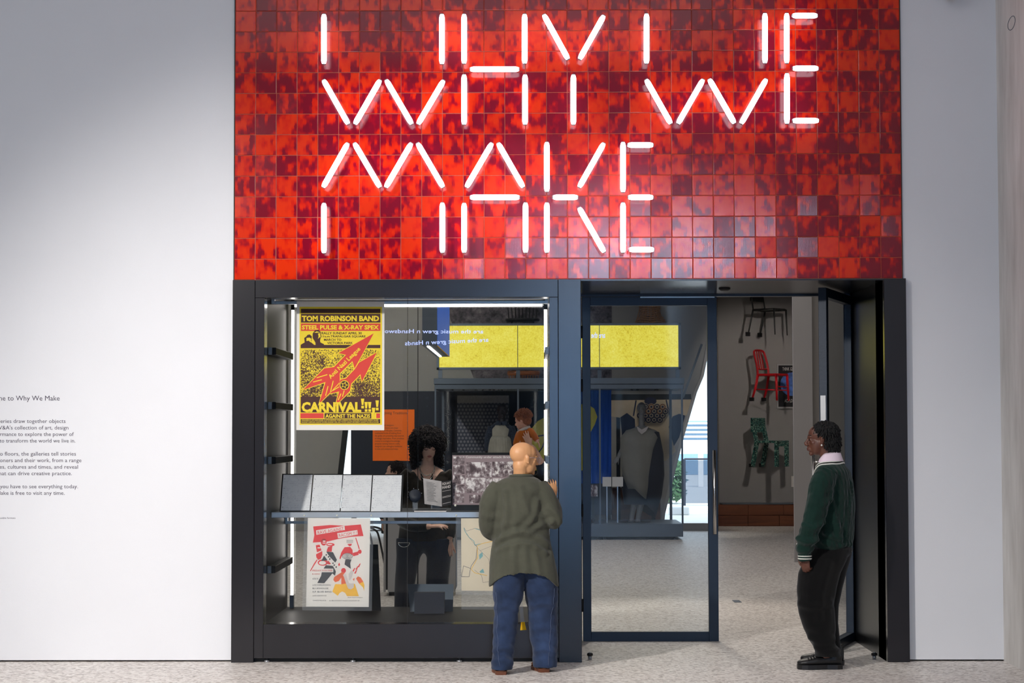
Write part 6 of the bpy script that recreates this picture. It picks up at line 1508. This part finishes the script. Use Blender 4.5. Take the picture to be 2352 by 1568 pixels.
for s in (-1,1): bd.tube([Ad(1207+s*17,1230),Ad(1207+s*18,1300),Ad(1207+s*18,1366)], [.08,.055,.042], 10)
fuse(bd, 'body', 'skin_pale', pa_, 0.0048, 3)
sw = MB(); sw.rings([ring(Ad(1207,y), hw/SA, hd, 0, 24) for y,hw,hd in ((1088,18,.06),(1096,36,.09),(1106,45,.11),(1150,44,.13),(1200,43,.13),(1235,44,.13))])
sleeve(sw, [Ad(1236,1104),Ad(1247,1088,-.05),Ad(1240,1060,-.14)], [.062,.060,.048]); sleeve(sw, [Ad(1178,1104),Ad(1173,1086,-.05),Ad(1179,1058,-.14)], [.062,.060,.048])
fuse(sw, 'top', 'black_cloth', pa_, 0.009, 5)
je = MB()
for s in (-1,1): je.rings([ring(Ad(1207+s*cx,y), hw/SA, hd, 0, 18) for y,cx,hw,hd in ((1225,18,24,.12),(1300,19,19,.09),(1358,19,17,.085))])
fuse(je, 'trousers', 'black_cloth', pa_, 0.009, 5)
for s in (-1,1): shoe('shoe', pa_, (Ad(1207+s*18,1370).x,YA-.08,0), (0.3*s,1,0), .25, 'shoe_black', 'shoe_black', .09,.075,.03,.09)
locs('hair', pa_, ac, AM, 0.95, 'hair_brown', 300, 3, [((0,.03,.045),(.086,.092,.082)),((0,.06,-.02),(.075,.06,.07))], lambda p: p.y > -.04 and p.z > .03, (.02,.03), .006, .5)
# baby
pbb = thing('baby', (Ad(1203,1030,-.12).x, YA-.12, Ad(1203,1040).z), 'ginger-haired baby in an orange suit held up in the gallery', 'baby')
bc = Ad(1200,966,-.10); BM = rot_head(R(255), R(16))
bd = MB(); head(bd, bc, 0.70, BM, 0.8, 1.0, True, Ad(1205,992,-.10)); bd.ell(bc+BM@Vector((0,.02,.03)), (.064,.074,.062), BM)
bd.tube([Vector(p) for p in spline([Ad(1207,990,-.10),Ad(1204,1015,-.09),Ad(1203,1045,-.06)],4)], [.055,.06,.065,.068,.07,.07,.07,.068,.065], 14)
bd.tube([Ad(1218,992,-.14),Ad(1228,1004,-.18),Ad(1236,1014,-.20)], [.030,.025,.018], 10)
bd.tube([Ad(1193,995,-.06),Ad(1187,1015,-.10),Ad(1183,1028,-.12)], [.030,.025,.018], 10)
hand(bd, Ad(1235.5,1013.5,-.20), (0.5,0,-1), (-0.8,0,-0.4), 0.42, (25,25,25,25), 6, 35, 1)
hand(bd, Ad(1183,1028,-.12), (-0.2,0,-1), (0.8,0,-0.4), 0.42, (25,25,25,25), 6, 35, 1)
for s in (-1,1): bd.tube([Ad(1203+s*9,1042,-.06),Ad(1203+s*14,1065,-.10),Ad(1203+s*13,1085,-.05)], [.045,.036,.026], 10); bd.ell(Ad(1203+s*13,1087,-.07), (.025,.05,.022))
fuse(bd, 'body', 'skin_baby', pbb, 0.0042, 3)
su = MB(); su.tube([Vector(p) for p in spline([Ad(1207,988,-.10),Ad(1205,1000,-.10),Ad(1203,1045,-.06)],4)], [.050,.062,.070,.074,.078,.079,.078,.076,.072], 16)
sleeve(su, [Ad(1215,990,-.12),Ad(1226,1001,-.175),Ad(1234,1011,-.197)], [.044,.038,.028]); sleeve(su, [Ad(1196,993,-.07),Ad(1188,1012,-.09),Ad(1184,1024,-.115)], [.042,.036,.028])
for s in (-1,1): sleeve(su, [Ad(1203+s*9,1042,-.06),Ad(1203+s*14,1065,-.10),Ad(1203+s*13,1080,-.06)], [.055,.046,.034])
fuse(su, 'suit', 'orange_cotton', pbb, 0.006, 5, 0.5, lambda co: 0.003*wob(co, 40, 51))
bib = MB(); bib.rings([[Ad(1203,986,-.10)+Vector(((r0)*math.cos(t), (r0)*math.sin(t)*0.95, z0 + 0.022*math.cos(t)*1.0 - dr*max(0,-math.cos(t))**2)) for t in [2*math.pi*k/26 for k in range(26)]] for r0, z0, dr in ((.046,.020,0),(.062,.012,.01),(.068,-.006,.045),(.060,-.014,.055))], caps=False)
o = bib.build('bib', 'pale_cotton', pbb, True); o.modifiers.new('thick','SOLIDIFY').thickness = .004
locs('hair', pbb, bc, BM, 0.70, 'hair_ginger', 420, 6, [((0,.030,.052),(.100,.110,.094)),((0,.06,-.01),(.085,.07,.08))], lambda p: (p.z > .06 and p.y > -.07) or p.y > .04, (.015,.035), .007, -0.1)
ey = MB(); bh = lambda p: bc + BM @ (Vector(p)*0.70)
for x in (-1,1): ey.ell(bh((x*.034,-.088,-.002)), (.007,.004,.004), BM, 8, 6)
ey.build('eyes', 'eye_dark', pbb, True)
# ------------------------------------------------------------------ child further back
YK = 8.0
def Kd(x, y, dy=0.0): return P(x, y, YK+dy)
SK = FPX/(YK-CAM.y)
pk = thing('person', (Kd(906,1326).x, YK, 0), 'dark-haired child glimpsed behind the handwritten sheets', 'person')
bd = MB(); kc = Kd(906,1084); KMx = rot_head(R(285)); head(bd, kc, 0.88, KMx, 1, 1, True, Kd(908,1116))
bd.rings([ring(Kd(908,y), hw/SK, hd, 0, 18) for y,hw,hd in ((1112,12,.05),(1122,26,.07),(1170,26,.08),(1220,27,.09))])
for s in (-1,1):
    bd.tube([Kd(908+s*26,1124),Kd(908+s*30,1165),Kd(908+s*29,1200,-.05)], [.038,.032,.022], 10); hand(bd, Kd(908+s*29,1201,-.05), (0,-.1,-1), (-s,0,0), .7, side=s)
    bd.tube([Kd(908+s*12,1220),Kd(908+s*13,1275),Kd(908+s*13,1322)], [.065,.045,.034], 10)
fuse(bd, 'body', 'skin_pale', pk, 0.006, 3)
sw = MB(); sw.rings([ring(Kd(908,y), hw/SK, hd, 0, 20) for y,hw,hd in ((1114,16,.055),(1121,30,.085),(1170,31,.10),(1225,33,.11))])
for s in (-1,1): sleeve(sw, [Kd(908+s*24,1124),Kd(908+s*31,1160),Kd(908+s*29,1192,-.045)], [.048,.044,.034])
fuse(sw, 'top', 'black_cloth', pk, 0.01, 5)
je = MB()
for s in (-1,1): je.rings([ring(Kd(908+s*12,y), hw/SK, .085, 0, 16) for y,hw in ((1215,16),(1270,13),(1318,12))])
fuse(je, 'trousers', 'dark_denim', pk, 0.01, 5)
for s in (-1,1): shoe('shoe', pk, (Kd(908+s*13,1326).x,YK+.05,0), (0,-1,0), .2, 'shoe_black', 'shoe_black', .08,.07,.025,.08)
locs('hair', pk, kc, KMx, 0.88, 'hair_brown', 380, 13, [((0,.03,.045),(.092,.10,.088)),((0,.06,-.03),(.085,.065,.09))], lambda p: p.y > -.05 and p.z > .02, (.025,.045), .006, .5, .008)
# ------------------------------------------------------------------ mannequins in the glass case
YW = KY+0.55
def Wn(x, y, dy=0.0): return P(x, y, YW+dy)
SW_ = FPX/(YW-CAM.y)
mq = thing('mannequin', (Wn(1462,1200).x, YW, kz0), 'grey mannequin draped in a long pleated asymmetric garment in the glass case', 'mannequin')
bd = MB(); wc = Wn(1474,938); head(bd, wc, 0.86, rot_head(R(8)), 0.8, 0.6, True, Wn(1474,985))
bd.rings([ring(Wn(1474,y), hw/SW_, hd, 0, 22) for y,hw,hd in ((978,10,.05),(987,26,.07),(1010,27,.09),(1050,20,.08),(1090,26,.10)) ])
bd.tube([Vector(p) for p in spline([Wn(1444,990),Wn(1432,1025,.0),Wn(1420,1050,-.06)],5)], [.045]*5+[.035]*5+[.025], 10)
bd.tube([Vector(p) for p in spline([Wn(1502,990),Wn(1512,1030,.02),Wn(1514,1070,.0)],5)], [.045]*5+[.035]*5+[.025], 10)
hand(bd, Wn(1420,1050,-.06), (-0.6,-0.2,-0.8), (0,1,-0.2), 0.85, (12,14,14,16), 8, 35, 1)
hand(bd, Wn(1514,1070,0), (0,0,-1), (-1,0,0), 0.85, side=1)
for s, cx in ((-1,1460),(1,1470)):
    bd.tube([Wn(cx+s*8,1095),Wn(cx+s*3,1150),Wn(1450 if s<0 else 1465,1194)], [.085,.055,.035], 12); bd.ell(Wn(1449 if s<0 else 1465,1196,-.06), (.04,.10,.03))
fuse(bd, 'body', 'mannequin_grey', mq, 0.006, 3)
def pleated(name, m, rows, n=72, amp=0.008, npl=34):
    mb = MB(); rgs = []
    for (y, cx, hw, hd, dy, hemf) in rows:
        c = Wn(cx,y,dy); rg = []
        for k in range(n):
            t = 2*math.pi*k/n; f = 1+amp*7*math.sin(npl*t)*(0.3 if hw < 20 else 1)/10
            rg.append(Vector((c.x+hw/SW_*math.cos(t)*f, c.y+hd*math.sin(t)*f, c.z+(hemf(t) if hemf else 0))))
        rgs.append(rg)
    mb.rings(rgs, caps=False); o = mb.build(name, m, mq, True); o.modifiers.new('thick','SOLIDIFY').thickness = 0.006; return o
pleated('under_cape', 'dark_pleats', [(984,1474,14,.075,.02,None),(992,1476,38,.11,.02,None),(1040,1478,46,.14,.03,None),(1090,1478,48,.16,.04,None),(1130,1474,46,.16,.04,lambda t: -0.10*math.sin(t*1.0+0.6)),(1158,1470,36,.14,.04,lambda t: -0.20*max(0,math.sin(t+1.2)))])
pleated('draped_dress', 'grey_pleats', [(981,1474,12,.07,0,None),(988,1472,34,.10,0,None),(1005,1468,43,.125,-.02,None),(1035,1464,40,.14,-.03,lambda t: 0.05*math.cos(t)),(1075,1462,34,.14,-.04,None),(1110,1462,29,.13,-.05,lambda t: -0.08*math.cos(t)),(1122,1464,22,.11,-.05,lambda t: -0.16*max(0,math.cos(t+0.3)))])
MB().prism([Wn(1462,978,-.10),Wn(1474,986,-.12),Wn(1490,978,-.10),Wn(1484,990,-.13),Wn(1474,997,-.14),Wn(1466,990,-.13)], (0,0.006,0)).build('neckline', 'pale_cotton', mq)
MB().lathe((Wn(1458,1200).x,YW,kz0), [(0.0,0.0),(0.26,0.0),(0.26,0.012),(0.0,0.014)], 32).build('base_plate', 'black_matte', mq, True)
YD = KY+0.5
def Dn(x, y, dy=0.0): return P(x, y, YD+dy)
SD = FPX/(YD-CAM.y)
md = thing('mannequin', (Dn(1150,1200).x, YD, kz0), 'dark mannequin in a pale printed pinafore dress in the glass case', 'mannequin')
bd = MB(); dc_ = Dn(1153,944); head(bd, dc_, 1.0, rot_head(R(6)), 0.8, 0.7, True, Dn(1152,976))
bd.rings([ring(Dn(1151,y), hw/SD, hd, 0, 20) for y,hw,hd in ((970,9,.05),(979,22,.08),(1000,20,.09),(1040,24,.10),(1080,26,.10))])
for s in (-1,1):
    bd.tube([Dn(1151+s*24,980),Dn(1151+s*30,1010),Dn(1151+s*31,1042)], [.05,.04,.03], 10); bd.tube([Dn(1151+s*10,1080),Dn(1151+s*10,1190)], [.07,.035], 10)
    hand(bd, Dn(1151+s*31,1043), (0,-.1,-1), (-s,0,0), .85, side=s)
    bd.ell(Dn(1151+s*10,1194,-.06), (.04,.10,.03))
fuse(bd, 'body', 'mannequin_dark', md, 0.006, 3)
sl = MB()
for s in (-1,1): sleeve(sl, [Dn(1151+s*22,979),Dn(1151+s*29,1005),Dn(1151+s*32,1036)], [.062,.062,.045])
sl.rings([ring(Dn(1151,y), hw/SD, hd, 0, 20) for y,hw,hd in ((968,11,.06),(978,24,.09),(1002,22,.105))])
fuse(sl, 'printed_blouse', 'check_cloth', md, 0.008, 4)
dr = MB(); dr.rings([ring(Dn(1150,y), hw/SD, hd, 0, 40, (lambda t: 0) ) for y,hw,hd in ((976,17,.10),(986,22.5,.115),(1002,21,.115),(1004,21.5,.12))]); fuse(dr, 'bodice', 'linen', md, 0.007, 4)
sk = MB(); rgs = []
for y, hw, hd in ((1001,20.5,.115),(1008,25,.15),(1030,28,.18),(1080,32,.21),(1150,35,.23)):
    c = Dn(1149,y); rgs.append([Vector((c.x+hw/SD*math.cos(t)*(1+.025*math.sin(26*t)), c.y+hd*math.sin(t)*(1+.025*math.sin(26*t)), c.z)) for t in [2*math.pi*k/104 for k in range(104)]])
sk.rings(rgs, caps=False); o = sk.build('skirt', 'linen', md, True); o.modifiers.new('thick','SOLIDIFY').thickness = 0.006
cl = MB()
for s in (-1,1): cl.prism([Dn(1152,969,-.10),Dn(1152+s*11,966,-.06),Dn(1152+s*13,974,-.09),Dn(1152+s*3,977,-.125)], (0,0.006,0))
cl.build('collar', 'check_cloth', md)
MB().tube([Dn(1151,1195),Dn(1151,1080)], 0.015, 8).build('stand_pole', 'silver', md); MB().lathe((Dn(1150,1200).x,YD,kz0), [(0.0,0.0),(0.24,0.0),(0.24,0.012),(0.0,0.014)], 32).build('base_plate', 'black_matte', md, True)
